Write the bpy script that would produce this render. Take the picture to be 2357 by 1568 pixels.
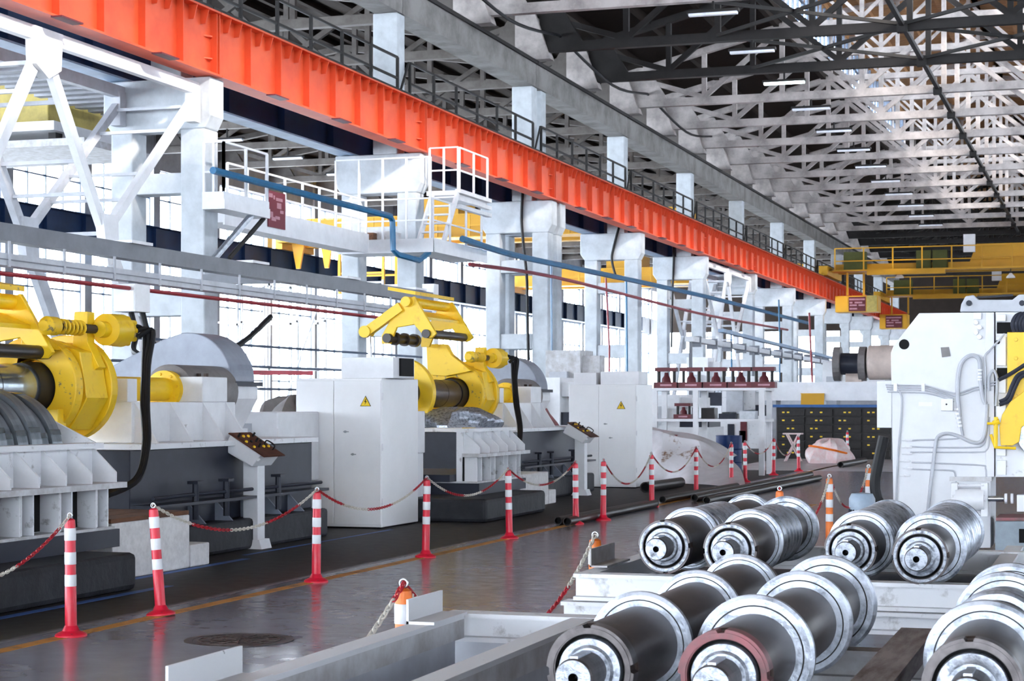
import bpy, bmesh, math, random
from mathutils import Vector, Matrix
random.seed(7)
for o in list(bpy.data.objects): bpy.data.objects.remove(o)
SC = bpy.context.scene
COL = SC.collection
V = Vector
# ------------------------------------------------------------------ camera
F, CX, HY, CAMH = 4275.0, 1178.0, 930.0, 1.6
TH = math.atan(1387.0 / F)
SN, CS = math.sin(TH), math.cos(TH)
cam = bpy.data.cameras.new('camera')
cam.sensor_width = 36.0
cam.lens = F / 2357.0 * 36.0
cam.shift_y = (HY - 784.0) / 2357.0
cam.clip_end = 600
camo = bpy.data.objects.new('camera', cam); COL.objects.link(camo)
camo.location = (0, 0, CAMH); camo.rotation_euler = (math.pi / 2, 0, TH)
cam.dof.use_dof = True
cam.dof.focus_distance = 12.0
cam.dof.aperture_fstop = 11.0
SC.camera = camo
# ------------------------------------------------------------------ light
wd = bpy.data.worlds.new('overcast_sky'); SC.world = wd; wd.use_nodes = True
bg = wd.node_tree.nodes['Background']
bg.inputs[0].default_value = (0.80, 0.89, 1.0, 1); bg.inputs[1].default_value = 30.0
SC.view_settings.view_transform = 'Standard'; SC.view_settings.look = 'None'
SC.view_settings.gamma = 1.0; SC.view_settings.use_curve_mapping = False
SC.view_settings.exposure = -0.28
sun = bpy.data.lights.new('sun', 'SUN'); sun.energy = 10.0; sun.angle = math.radians(4); sun.color = (1, 0.90, 0.80)
suno = bpy.data.objects.new('sun', sun); COL.objects.link(suno)
suno.rotation_euler = V((-0.80, 0.40, -0.45)).to_track_quat('-Z', 'Y').to_euler()

# pixel -> point helpers (pixel gives the direction, the plane gives the distance)
def ray(u, v):
    a = (u - CX) / F
    return V((-SN + CS * a, CS + SN * a, (HY - v) / F))
def atZ(u, v, Z=0.0):
    d = ray(u, v); return V((0, 0, CAMH)) + d * ((Z - CAMH) / d.z)
def atX(u, v, X):
    d = ray(u, v); return V((0, 0, CAMH)) + d * (X / d.x)
def atY(u, v, Y):
    d = ray(u, v); return V((0, 0, CAMH)) + d * (Y / d.y)

# ------------------------------------------------------------------ materials
MATS = {}
def mat(name, col, rough=0.5, metal=0.0, var=0.12, scale=6.0, bump=0.0, emit=0.0, col2=None, thr=None, stretch=None, coat=0.0, trans=None):
    m = bpy.data.materials.new(name); m.use_nodes = True
    nt = m.node_tree; N = nt.nodes; L = nt.links
    b = N['Principled BSDF']
    b.inputs['Roughness'].default_value = rough; b.inputs['Metallic'].default_value = metal
    b.inputs['Coat Weight'].default_value = coat
    if max(col) < 0.13 and metal < 0.4: b.inputs['Specular IOR Level'].default_value = 0.2
    tc = N.new('ShaderNodeTexCoord'); mp = N.new('ShaderNodeMapping')
    if stretch: mp.inputs['Scale'].default_value = stretch
    L.new(tc.outputs['Object'], mp.inputs[0])
    ns = N.new('ShaderNodeTexNoise'); ns.inputs['Scale'].default_value = scale; ns.inputs['Detail'].default_value = 5; ns.inputs['Roughness'].default_value = 0.65
    L.new(mp.outputs[0], ns.inputs['Vector'])
    cr = N.new('ShaderNodeValToRGB')
    c2 = col2 or tuple(c * (1 - var * 2.2) for c in col)
    lo, hi = thr or (0.3, 0.62)
    cr.color_ramp.elements[0].position = lo; cr.color_ramp.elements[0].color = (*c2, 1)
    cr.color_ramp.elements[1].position = hi; cr.color_ramp.elements[1].color = (*col, 1)
    L.new(ns.outputs['Fac'], cr.inputs[0]); L.new(cr.outputs[0], b.inputs['Base Color'])
    if bump:
        bp = N.new('ShaderNodeBump'); bp.inputs['Strength'].default_value = bump; bp.inputs['Distance'].default_value = 0.02
        L.new(ns.outputs['Fac'], bp.inputs['Height']); L.new(bp.outputs[0], b.inputs['Normal'])
    if emit:
        L.new(cr.outputs[0], b.inputs['Emission Color']); b.inputs['Emission Strength'].default_value = emit
    if trans is not None:
        out = N['Material Output']; mx = N.new('ShaderNodeMixShader'); tb = N.new('ShaderNodeBsdfTransparent')
        mx.inputs[0].default_value = trans
        L.new(tb.outputs[0], mx.inputs[2]); L.new(b.outputs[0], mx.inputs[1]); L.new(mx.outputs[0], out.inputs[0])
    MATS[name] = m
    return m
mat('white_paint', (0.86, 0.87, 0.90), 0.45, var=0.05, scale=3)
mat('press_white', (0.77, 0.78, 0.81), 0.42, var=0.04, scale=3)
mat('cabinet_white', (0.93, 0.935, 0.95), 0.35, var=0.02, scale=2)
mat('worn_white', (0.84, 0.85, 0.88), 0.5, var=0.3, scale=9, col2=(0.34, 0.33, 0.33), thr=(0.25, 0.42))
mat('chipped_white', (0.80, 0.81, 0.84), 0.5, scale=14, col2=(0.05, 0.045, 0.045), thr=(0.27, 0.31), bump=0.1)
mat('grimy_white', (0.70, 0.71, 0.74), 0.55, scale=5, col2=(0.40, 0.38, 0.37), thr=(0.3, 0.7))
mat('concrete_white', (0.62, 0.66, 0.70), 0.8, scale=1.6, col2=(0.42, 0.45, 0.48), thr=(0.25, 0.65), bump=0.15)
mat('block_white', (0.78, 0.76, 0.76), 0.85, scale=12, col2=(0.62, 0.60, 0.60), bump=0.4)
mat('girder_orange', (0.78, 0.105, 0.03), 0.5, var=0.1, scale=0.7, col2=(0.60, 0.055, 0.016))
mat('girder_blue', (0.012, 0.035, 0.10), 0.55, var=0.2, scale=0.8)
mat('pale_blue', (0.30, 0.42, 0.58), 0.5, scale=1.5)
mat('machine_yellow', (0.90, 0.58, 0.012), 0.42, scale=7, col2=(0.68, 0.36, 0.008), thr=(0.22, 0.42), bump=0.05)
mat('worn_yellow', (0.88, 0.55, 0.015), 0.5, scale=13, col2=(0.22, 0.16, 0.09), thr=(0.33, 0.42), bump=0.1)
mat('crane_yellow', (0.72, 0.37, 0.012), 0.5, scale=0.4, var=0.08)
mat('dull_yellow', (0.55, 0.44, 0.12), 0.6, scale=2, var=0.18)
mat('machine_grey', (0.032, 0.036, 0.052), 0.42, scale=4, var=0.1)
mat('hood_grey', (0.30, 0.33, 0.40), 0.38, scale=3, var=0.1)
mat('brown_grey', (0.20, 0.185, 0.185), 0.5, scale=5, var=0.15)
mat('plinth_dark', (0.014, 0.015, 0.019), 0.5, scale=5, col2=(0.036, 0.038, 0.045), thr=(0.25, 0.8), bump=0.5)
mat('shiny_steel', (0.62, 0.66, 0.72), 0.3, 0.9, scale=9, col2=(0.36, 0.39, 0.44), bump=0.05)
mat('flange_steel', (0.58, 0.62, 0.70), 0.38, 0.7, scale=14, col2=(0.16, 0.18, 0.22), thr=(0.28, 0.55), bump=0.2)
mat('face_steel', (0.44, 0.47, 0.53), 0.4, 0.7, scale=26, col2=(0.10, 0.11, 0.13), thr=(0.34, 0.55), bump=0.25)
mat('dark_steel', (0.085, 0.063, 0.055), 0.4, 0.3, scale=5, col2=(0.03, 0.021, 0.018), stretch=(1, 0.25, 1), bump=0.06)
mat('collar_steel', (0.13, 0.115, 0.115), 0.36, 0.6, scale=8, col2=(0.04, 0.034, 0.034), bump=0.12)
mat('red_primer', (0.30, 0.10, 0.11), 0.5, 0.3, scale=10, col2=(0.16, 0.10, 0.10))
mat('black_gap', (0.006, 0.006, 0.007), 0.7)
mat('black_rubber', (0.012, 0.012, 0.014), 0.45)
mat('dark_pad', (0.03, 0.028, 0.028), 0.4, 0.3)
mat('coil_steel', (0.24, 0.265, 0.29), 0.35, 0.55, scale=3, col2=(0.15, 0.165, 0.185), stretch=(1, 6, 1))
mat('olive', (0.10, 0.11, 0.035), 0.6, scale=1)
mat('strip_steel', (0.45, 0.50, 0.52), 0.2, 0.8, scale=4, col2=(0.32, 0.36, 0.38))
mat('pipe_dark', (0.05, 0.045, 0.043), 0.4, 0.6, scale=4)
mat('red_plastic', (0.80, 0.012, 0.045), 0.35, scale=6, var=0.08)
mat('orange_plastic', (0.95, 0.22, 0.015), 0.38, scale=8, col2=(0.70, 0.13, 0.01))
mat('reflective_white', (0.88, 0.89, 0.92), 0.35, var=0.04)
mat('chain_red', (0.45, 0.008, 0.02), 0.35, var=0.1)
mat('chain_white', (0.72, 0.68, 0.60), 0.4, var=0.1)
mat('galvanised', (0.45, 0.47, 0.50), 0.35, 0.8, scale=10)
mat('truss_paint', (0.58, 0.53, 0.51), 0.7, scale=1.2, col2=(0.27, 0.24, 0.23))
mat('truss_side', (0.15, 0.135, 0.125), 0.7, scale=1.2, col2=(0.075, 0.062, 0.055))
mat('eave_grey', (0.27, 0.258, 0.25), 0.8, scale=1.0, col2=(0.13, 0.12, 0.115))
mat('truss_black', (0.028, 0.026, 0.026), 0.55, scale=2)
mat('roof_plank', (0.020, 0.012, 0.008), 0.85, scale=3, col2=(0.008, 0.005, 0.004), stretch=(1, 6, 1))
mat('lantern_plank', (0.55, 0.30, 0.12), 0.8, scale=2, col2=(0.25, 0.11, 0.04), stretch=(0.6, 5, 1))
mat('wall_panel', (0.42, 0.42, 0.44), 0.8, scale=1.2, bump=0.1)
mat('wall_dark', (0.03, 0.022, 0.018), 0.85, scale=1)
mat('window_frame', (0.10, 0.14, 0.21), 0.5, scale=3)
mat('glass', (0.9, 0.95, 1.0), 0.05, trans=0.93)
mat('lamp_lit', (0.75, 0.98, 1.0), emit=14)
mat('lamp_dim', (0.85, 0.9, 1.0), emit=0.25)
mat('maroon', (0.14, 0.012, 0.022), 0.5, scale=5, var=0.2)
mat('banner', (0.16, 0.012, 0.028), 0.6, scale=2.2, col2=(0.16, 0.012, 0.028))
mat('banner_mark', (0.50, 0.25, 0.30), 0.6)
mat('blue_pipe', (0.012, 0.16, 0.34), 0.35, scale=4)
mat('red_pipe', (0.32, 0.012, 0.025), 0.4, scale=4)
mat('blue_barrel', (0.008, 0.03, 0.12), 0.35, scale=4)
mat('shelf_blue', (0.01, 0.10, 0.32), 0.45)
mat('tube_grey', (0.17, 0.18, 0.21), 0.4, scale=2, var=0.12)
mat('tray_grey', (0.55, 0.57, 0.62), 0.5, scale=2)
mat('wood', (0.16, 0.065, 0.03), 0.8, scale=4, stretch=(4, 1, 4), col2=(0.05, 0.022, 0.012))
mat('grey_timber', (0.42, 0.38, 0.37), 0.8, scale=4, stretch=(4, 0.6, 4), col2=(0.14, 0.10, 0.09))
mat('panel_rust', (0.10, 0.035, 0.02), 0.6, scale=9, col2=(0.05, 0.02, 0.015))
mat('plastic_sheet', (0.80, 0.80, 0.84), 0.3, scale=2, col2=(0.62, 0.61, 0.64), bump=0.1)
mat('stained_sheet', (0.80, 0.80, 0.84), 0.3, scale=2.6, col2=(0.20, 0.09, 0.03), thr=(0.36, 0.44))
mat('pink_wrap', (0.78, 0.55, 0.55), 0.4, scale=6, col2=(0.85, 0.80, 0.80))
mat('beige', (0.72, 0.60, 0.54), 0.5, scale=2)
mat('motor_blue', (0.30, 0.38, 0.47), 0.4, scale=6)
mat('base_blue_grey', (0.30, 0.36, 0.41), 0.45, scale=5)
mat('sign_yellow', (0.92, 0.62, 0.02), 0.4, var=0.03)
mat('line_yellow', (0.72, 0.33, 0.05), 0.5, scale=5, col2=(0.25, 0.15, 0.08), thr=(0.3, 0.5))
mat('line_blue', (0.04, 0.12, 0.38), 0.5, scale=6, col2=(0.03, 0.05, 0.12), thr=(0.3, 0.45))
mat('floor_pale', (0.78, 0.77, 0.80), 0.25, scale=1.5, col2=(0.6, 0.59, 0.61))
mat('iron_cover', (0.085, 0.082, 0.085), 0.4, 0.3, scale=8)
# floor: dark working floor on the machine side, grey polished aisle, both worn
def floor_mat():
    m = bpy.data.materials.new('floor_concrete'); m.use_nodes = True
    nt = m.node_tree; N = nt.nodes; L = nt.links; b = N['Principled BSDF']
    tc = N.new('ShaderNodeTexCoord'); sp = N.new('ShaderNodeSeparateXYZ'); L.new(tc.outputs['Object'], sp.inputs[0])
    n1 = N.new('ShaderNodeTexNoise'); n1.inputs['Scale'].default_value = 0.9; n1.inputs['Detail'].default_value = 6; L.new(tc.outputs['Object'], n1.inputs['Vector'])
    n2 = N.new('ShaderNodeTexNoise'); n2.inputs['Scale'].default_value = 7; n2.inputs['Detail'].default_value = 5; L.new(tc.outputs['Object'], n2.inputs['Vector'])
    def ramp(src, a, ca, bb, cb):
        r = N.new('ShaderNodeValToRGB'); e = r.color_ramp.elements
        e[0].position = a; e[0].color = (*ca, 1); e[1].position = bb; e[1].color = (*cb, 1); L.new(src, r.inputs[0]); return r
    ra = ramp(n1.outputs['Fac'], 0.3, (0.20, 0.203, 0.25), 0.7, (0.32, 0.324, 0.39))
    rd = ramp(n2.outputs['Fac'], 0.3, (0.006, 0.005, 0.0055), 0.75, (0.014, 0.012, 0.0125))
    ad = N.new('ShaderNodeMath'); ad.operation = 'MULTIPLY_ADD'; ad.inputs[1].default_value = 0.12; L.new(n2.outputs['Fac'], ad.inputs[0]); L.new(sp.outputs['X'], ad.inputs[2])
    st = N.new('ShaderNodeMapRange'); st.inputs['From Min'].default_value = -7.12; st.inputs['From Max'].default_value = -6.98; L.new(ad.outputs[0], st.inputs[0])
    mx = N.new('ShaderNodeMix'); mx.data_type = 'RGBA'; L.new(st.outputs[0], mx.inputs[0]); L.new(rd.outputs[0], mx.inputs[6]); L.new(ra.outputs[0], mx.inputs[7])
    L.new(mx.outputs[2], b.inputs['Base Color'])
    ro = N.new('ShaderNodeMapRange'); ro.inputs['To Min'].default_value = 0.5; ro.inputs['To Max'].default_value = 0.10; L.new(st.outputs[0], ro.inputs[0])
    rn = N.new('ShaderNodeMath'); rn.operation = 'MULTIPLY_ADD'; rn.inputs[1].default_value = 0.16; L.new(n2.outputs['Fac'], rn.inputs[0]); L.new(ro.outputs[0], rn.inputs[2])
    L.new(rn.outputs[0], b.inputs['Roughness'])
    bp = N.new('ShaderNodeBump'); bp.inputs['Strength'].default_value = 0.02; bp.inputs['Distance'].default_value = 0.005; L.new(n2.outputs['Fac'], bp.inputs['Height']); L.new(bp.outputs[0], b.inputs['Normal'])
    MATS['floor'] = m
floor_mat()

# ------------------------------------------------------------------ mesh builder
ORG = {}
def basis(d, up=V((0, 0, 1))):
    d = d.normalized()
    s = d.cross(up)
    if s.length < 1e-4: s = d.cross(V((0, 1, 0)))
    s.normalize(); t = s.cross(d).normalized()
    return d, s, t
class MB:
    def __init__(self): self.v = []; self.f = []; self.s = []
    def add(self, vs, fs, sm=False):
        n = len(self.v); self.v += [V(p) for p in vs]
        for f in fs: self.f.append([i + n for i in f]); self.s.append(sm)
        return self
    def box(self, x0, x1, y0, y1, z0, z1):
        return self.add([(x0, y0, z0), (x1, y0, z0), (x1, y1, z0), (x0, y1, z0), (x0, y0, z1), (x1, y0, z1), (x1, y1, z1), (x0, y1, z1)],
                        [(0, 3, 2, 1), (4, 5, 6, 7), (0, 1, 5, 4), (1, 2, 6, 5), (2, 3, 7, 6), (3, 0, 4, 7)])
    def prism(self, pts, vec):
        vec = V(vec); n = len(pts); P = [V(p) for p in pts]
        return self.add(P + [p + vec for p in P], [list(range(n))[::-1], list(range(n, 2 * n))] + [(i, (i + 1) % n, n + (i + 1) % n, n + i) for i in range(n)])
    def bar(self, p, q, w, h=None, up=V((0, 0, 1))):
        p, q = V(p), V(q); h = h or w; d, s, t = basis(q - p, up)
        return self.prism([p - s * w / 2 - t * h / 2, p + s * w / 2 - t * h / 2, p + s * w / 2 + t * h / 2, p - s * w / 2 + t * h / 2], q - p)
    def tube(self, pts, r, n=8):
        P = [V(p) for p in pts]; vs = []; k = len(P); side = None
        for i, p in enumerate(P):
            d = (P[min(i + 1, k - 1)] - P[max(i - 1, 0)]).normalized()
            if side is None: _, s, t = basis(d)
            else:
                s = (side - d * side.dot(d)).normalized(); t = s.cross(d)
            side = s
            rr = r[i] if isinstance(r, (list, tuple)) else r
            vs += [p + s * rr * math.cos(2 * math.pi * j / n) + t * rr * math.sin(2 * math.pi * j / n) for j in range(n)]
        fs = [(i * n + j, i * n + (j + 1) % n, (i + 1) * n + (j + 1) % n, (i + 1) * n + j) for i in range(k - 1) for j in range(n)]
        b = len(self.v); self.add(vs, fs, True)
        self.f.append([b + j for j in range(n)][::-1]); self.s.append(False)
        self.f.append([b + (k - 1) * n + j for j in range(n)]); self.s.append(False)
        return self
    def lathe(self, o, ax, prof, n=32, a0=0.0, a1=2 * math.pi, smooth=True, cap=True):
        o = V(o); d, s, t = basis(V(ax)); full = abs(a1 - a0 - 2 * math.pi) < 1e-6
        m = n if full else n + 1; vs = []; fs = []
        for (h, r) in prof:
            for j in range(m):
                a = a0 + (a1 - a0) * j / n
                vs.append(o + d * h + (s * math.cos(a) + t * math.sin(a)) * r)
        for i in range(len(prof) - 1):
            for j in range(n if full else m - 1):
                fs.append((i * m + j, i * m + (j + 1) % m, (i + 1) * m + (j + 1) % m, (i + 1) * m + j))
        self.add(vs, fs, smooth)
        if full and cap:
            b = len(self.v) - len(vs)
            if prof[0][1] > 1e-5: self.f.append([b + j for j in range(m)]); self.s.append(False)
            if prof[-1][1] > 1e-5: self.f.append([b + (len(prof) - 1) * m + j for j in range(m)]); self.s.append(False)
        return self
    def ringsolid(self, o, ax, r0, r1, w, n=40, a0=0.0, a1=2 * math.pi):
        # flat ring (washer) with thickness w along ax
        o = V(o); d, s, t = basis(V(ax)); full = abs(a1 - a0 - 2 * math.pi) < 1e-6; m = n if full else n + 1
        vs = []
        for (h, r) in ((0, r0), (0, r1), (w, r1), (w, r0)):
            for j in range(m):
                a = a0 + (a1 - a0) * j / n; vs.append(o + d * h + (s * math.cos(a) + t * math.sin(a)) * r)
        fs = []
        for i in range(4):
            k = (i + 1) % 4
            for j in range(n): fs.append((i * m + j, i * m + (j + 1) % m, k * m + (j + 1) % m, k * m + j))
        if not full: fs += [(0, m, 2 * m, 3 * m), (n, m + n, 2 * m + n, 3 * m + n)]
        self.add(vs, fs)
        return self
    def torus(self, o, ax, R, r, n=20, k=8, e=1.0):
        o = V(o); d, s, t = basis(V(ax)); vs = []; fs = []
        for i in range(n):
            a = 2 * math.pi * i / n; c = s * math.cos(a) * e + t * math.sin(a)
            for j in range(k):
                b = 2 * math.pi * j / k; vs.append(o + c * (R + r * math.cos(b)) + d * r * math.sin(b))
        for i in range(n):
            for j in range(k): fs.append((i * k + j, ((i + 1) % n) * k + j, ((i + 1) % n) * k + (j + 1) % k, i * k + (j + 1) % k))
        return self.add(vs, fs, True)
    def ibeam(self, p, q, w, h, tf=0.02, tw=0.015):
        p, q = V(p), V(q); d, s, t = basis(q - p)
        for (dz, hh, ww) in ((h / 2 - tf / 2, tf, w), (-h / 2 + tf / 2, tf, w), (0, h - 2 * tf, tw)):
            self.bar(p + t * dz, q + t * dz, ww, hh)
        return self
    def mesh(self, name, m, org=V((0, 0, 0))):
        me = bpy.data.meshes.new(name)
        me.from_pydata([p - org for p in self.v], [], self.f)
        for p, s in zip(me.polygons, self.s): p.use_smooth = s
        bm = bmesh.new(); bm.from_mesh(me); bmesh.ops.recalc_face_normals(bm, faces=bm.faces); bm.to_mesh(me); bm.free()
        if any(self.s): me.set_sharp_from_angle(angle=math.radians(32))
        me.materials.append(MATS[m])
        return me
    def build(self, name, m, parent=None, bevel=0.0, loc=None):
        org = ORG[parent.name] if parent else (V(loc) if loc is not None else self.base())
        o = bpy.data.objects.new(name, self.mesh(name, m, org)); COL.objects.link(o)
        if parent: o.parent = parent
        else: o.location = org
        ORG[o.name] = org
        if bevel:
            md = o.modifiers.new('edge', 'BEVEL'); md.width = bevel; md.segments = 2; md.limit_method = 'ANGLE'; md.angle_limit = math.radians(50)
        return o
    def base(self):
        xs = [p.x for p in self.v]; ys = [p.y for p in self.v]; zs = [p.z for p in self.v]
        return V(((min(xs) + max(xs)) / 2, (min(ys) + max(ys)) / 2, min(zs)))
def tag(o, label, cat, group=None):
    o['label'] = label; o['category'] = cat
    if group: o['group'] = group
    return o
def root(name, label, cat, loc=(0, 0, 0), group=None):
    o = bpy.data.objects.new(name, None); COL.objects.link(o); o.location = loc; o.empty_display_size = 0.2
    ORG[o.name] = V(loc); tag(o, label, cat, group); return o
def struct(o): o['kind'] = 'structure'; return o
def put(name, me, parent, loc=(0, 0, 0), rot=None):
    o = bpy.data.objects.new(name, me); COL.objects.link(o); o.parent = parent; o.location = loc
    if rot is not None: o.rotation_mode = 'QUATERNION'; o.rotation_quaternion = rot
    ORG[o.name] = ORG[parent.name] if parent else V((0, 0, 0)); return o
def clone(r, loc, label=None, group=None, rotz=None):
    c = r.copy(); COL.objects.link(c); c.location = loc; ORG[c.name] = V(loc)
    if rotz is not None: c.rotation_euler = (0, 0, rotz)
    if label: c['label'] = label
    if group: c['group'] = group
    for ch in list(r.children):
        k = ch.copy(); COL.objects.link(k); k.parent = c; ORG[k.name] = V(loc)
        for g in list(ch.children):
            h = g.copy(); COL.objects.link(h); h.parent = k; ORG[h.name] = V(loc)
    return c
def arc(cx, cz, r, a0, a1, n, y):
    return [V((cx + r * math.cos(math.radians(a0 + (a1 - a0) * i / n)), y, cz + r * math.sin(math.radians(a0 + (a1 - a0) * i / n)))) for i in range(n + 1)]
def smooth_path(pts, n=6):
    P = [V(p) for p in pts]; out = []
    for i in range(len(P) - 1):
        p0 = P[max(i - 1, 0)]; p1 = P[i]; p2 = P[i + 1]; p3 = P[min(i + 2, len(P) - 1)]
        for k in range(n):
            t = k / n
            out.append(0.5 * ((2 * p1) + (p2 - p0) * t + (2 * p0 - 5 * p1 + 4 * p2 - p3) * t * t + (3 * p1 - p0 - 3 * p2 + p3) * t ** 3))
    out.append(P[-1]); return out
# ================================================================== SETTING
XL, XC, XR = -42.0, -18.0, 6.0          # far window wall, column row, right edge of the main bay
YB, YE, YF, XW = -60.0, 178.0, -60.0, 30.0   # roof start, end wall, wall behind the camera, right window wall
fl = MB().box(XL - 1, XW + 1, YF - 1, YE, -0.2, 0).build('floor', 'floor', loc=(0, 0, 0)); struct(fl)
lines = [(-6.92, -6.80, 6, 60, 'line_yellow'), (-7.96, -7.86, 8, 14.6, 'line_blue'), (-8.58, -8.48, 14.3, 17.4, 'line_blue'), (-8.78, -8.72, 17.8, 22.0, 'line_blue'),
         (-9.3, -2.2, 44.5, 58.0, 'floor_pale'), (-5.9, -5.2, 26.0, 26.9, 'line_yellow'), (-5.0, -4.5, 28.6, 29.6, 'line_yellow')]  # floor_pale entry: a broad paler stretch of floor among the lines
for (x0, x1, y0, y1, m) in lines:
    MB().box(x0, x1, y0, y1, 0.0005, 0.002).build('floor_line_patch', m, fl)
# --- left window wall
wl = MB()
for z0, z1 in ((0, 1.0), (8.2, 9.7), (12.4, 14.7)): wl.box(XL - 0.3, XL, YF, YE, z0, z1)
ybays = [58.2 + 6 * i for i in range(20)]
for y in ybays: wl.box(XL - 0.35, XL + 0.12, y - 0.3, y + 0.3, 0.0, 14.7)
for y in range(8): wl.box(XL - 0.3, XL + 0.1, 40.2 - 12 * y + 10, 40.2 - 12 * y + 13, 1.0, 12.4)
struct(wl.build('wall_left', 'wall_panel', loc=(XL, 90, 0)))
nwin = [0]
def window(x, y0, y1, z0, z1, nc, nr, name=None):
    nwin[0] += 1
    w = MB(); dy = (y1 - y0) / nc; dz = (z1 - z0) / nr; t = 0.07
    for i in range(nc + 1): w.box(x - 0.06, x + 0.06, y0 + i * dy - t / 2, y0 + i * dy + t / 2, z0, z1)
    for j in range(nr + 1): w.box(x - 0.05, x + 0.05, y0, y1, z0 + j * dz - t / 2, z0 + j * dz + t / 2)
    o = struct(w.build('window_%d' % nwin[0], 'window_frame', loc=(x, y0, z0)))
    key = ('pane', round(dy, 3), round(dz, 3))
    if key not in MESH: MESH[key] = MB().box(-0.006, 0.006, 0.05, dy - 0.05, 0.05, dz - 0.05).mesh('pane', 'glass')
    for i in range(nc):
        for j in range(nr): put('pane', MESH[key], o, (0, i * dy, j * dz))
    return o
MESH = {}
for y in ybays[:-1]:
    window(XL - 0.15, y + 0.3, y + 5.7, 1.0, 8.2, 4, 4)
    window(XL - 0.15, y + 0.3, y + 5.7, 9.7, 12.4, 4, 2)
# --- the parts of the hall behind and beside the camera: right window wall and the wall behind
for y in range(8):
    if 40.2 - 12 * y + 13 > YF: window(XL - 0.15, max(YF + .3, 40.2 - 12 * y + 1), 40.2 - 12 * y + 10, 1.0, 12.4, 2, 3)
wr = MB()
for z0, z1 in ((0, 1.0), (12.4, 14.7)): wr.box(XW, XW + 0.3, YF, YE, z0, z1)
for k in range(19): wr.box(XW - 0.1, XW + 0.3, YF + 12 * k, YF + 12 * k + (8.0 if k % 2 else 12.0), 1.0, 12.4)
struct(wr.build('wall_right', 'wall_panel', loc=(XW, 60, 0)))
for k in range(1, 19, 2): window(XW + 0.15, YF + 12 * k + 8.0, YF + 12 * k + 12.0, 1.0, 12.4, 2, 4)
wf = MB()
for z0, z1 in ((0, 1.0), (12.4, 19)): wf.box(XL, XW, YF - 0.3, YF, z0, z1)
for k in range(7): wf.box(XL + 12 * k - 1, XL + 12 * k + 1, YF - 0.3, YF + 0.1, 1.0, 12.4)
struct(wf.build('wall_front', 'wall_panel', loc=(-6, YF, 0)))
for k in range(6):
    nwin[0] += 1; x0 = XL + 12 * k + 1; w = MB()
    for i in range(5): w.box(x0 + i * 2.5 - 0.05, x0 + i * 2.5 + 0.05, YF - 0.2, YF - 0.1, 1.0, 12.4)
    for j in range(5): w.box(x0, x0 + 10, YF - 0.2, YF - 0.1, 1.0 + j * 2.85 - 0.05, 1.0 + j * 2.85 + 0.05)
    o = struct(w.build('window_%d' % nwin[0], 'window_frame', loc=(x0, YF, 1.0)))
    for i in range(4):
        for j in range(4): MB().box(x0 + i * 2.5 + 0.05, x0 + i * 2.5 + 2.45, YF - 0.155, YF - 0.145, 1.0 + j * 2.85 + .05, 1.0 + j * 2.85 + 2.8).build('pane', 'glass', o)
# --- end wall
wbk = MB().box(-18.5, XW, YE, YE + 0.3, 0, 19)
for z0, z1 in ((0, 1.0), (8.6, 19)): wbk.box(XL - 0.3, -18.5, YE, YE + 0.3, z0, z1)
for k in range(5): wbk.box(XL + k * 5.8 - 0.3, XL + k * 5.8 + 0.3, YE - 0.1, YE + 0.3, 1.0, 8.6)
struct(wbk.build('wall_back', 'wall_dark', loc=(-18, YE, 0)))
for k in range(4):
    nwin[0] += 1; x0 = XL + 5.8 * k + 0.3; w = MB()
    for i in range(5): w.box(x0 + i * 1.3 - 0.035, x0 + i * 1.3 + 0.035, YE + 0.1, YE + 0.2, 1.0, 8.6)
    for j in range(5): w.box(x0, x0 + 5.2, YE + 0.1, YE + 0.2, 1.0 + j * 1.9 - 0.035, 1.0 + j * 1.9 + 0.035)
    o = struct(w.build('window_%d' % nwin[0], 'window_frame', loc=(x0, YE, 1.0)))
    for i in range(4):
        for j in range(4): MB().box(x0 + i * 1.3 + 0.04, x0 + i * 1.3 + 1.26, YE + 0.145, YE + 0.155, 1.04 + j * 1.9, 1.0 + j * 1.9 + 1.86).build('pane', 'glass', o)
# --- roofs
def slab(name, pts, m, y0=YB, y1=YE, parent=None):
    return struct(MB().prism([(x, y0, z) for x, z in pts], (0, y1 - y0, 0)).build(name, m, parent, loc=(pts[0][0], 60, pts[0][1])))
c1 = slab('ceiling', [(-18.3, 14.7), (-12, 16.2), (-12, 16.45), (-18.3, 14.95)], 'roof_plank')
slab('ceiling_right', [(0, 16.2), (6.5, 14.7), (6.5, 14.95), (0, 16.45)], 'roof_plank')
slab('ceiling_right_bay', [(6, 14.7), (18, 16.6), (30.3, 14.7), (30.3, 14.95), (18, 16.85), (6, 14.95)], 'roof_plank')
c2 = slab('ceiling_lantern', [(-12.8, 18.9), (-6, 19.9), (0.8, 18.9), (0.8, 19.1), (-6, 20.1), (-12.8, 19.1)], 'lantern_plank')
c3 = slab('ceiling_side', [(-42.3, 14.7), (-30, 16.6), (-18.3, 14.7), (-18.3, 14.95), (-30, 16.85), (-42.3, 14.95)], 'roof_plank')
for (par, x0, z0, x1, z1, n, m) in ((c1, -17.5, 14.86, -12.2, 16.12, 4, 'roof_plank'), (c3, -41, 14.87, -30.5, 16.5, 7, 'roof_plank'), (c3, -29.5, 16.48, -19, 14.85, 7, 'roof_plank'), (c2, -12, 19.0, -6, 19.88, 5, 'lantern_plank'), (c2, -6, 19.88, 0, 19.0, 5, 'lantern_plank')):
    for i in range(n):
        x = x0 + (x1 - x0) * i / (n - 1); z = z0 + (z1 - z0) * i / (n - 1)
        MB().box(x - 0.1, x + 0.1, 20, YE - 0.1, z - 0.22, z + 0.02).build('purlin', m, par)
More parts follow.
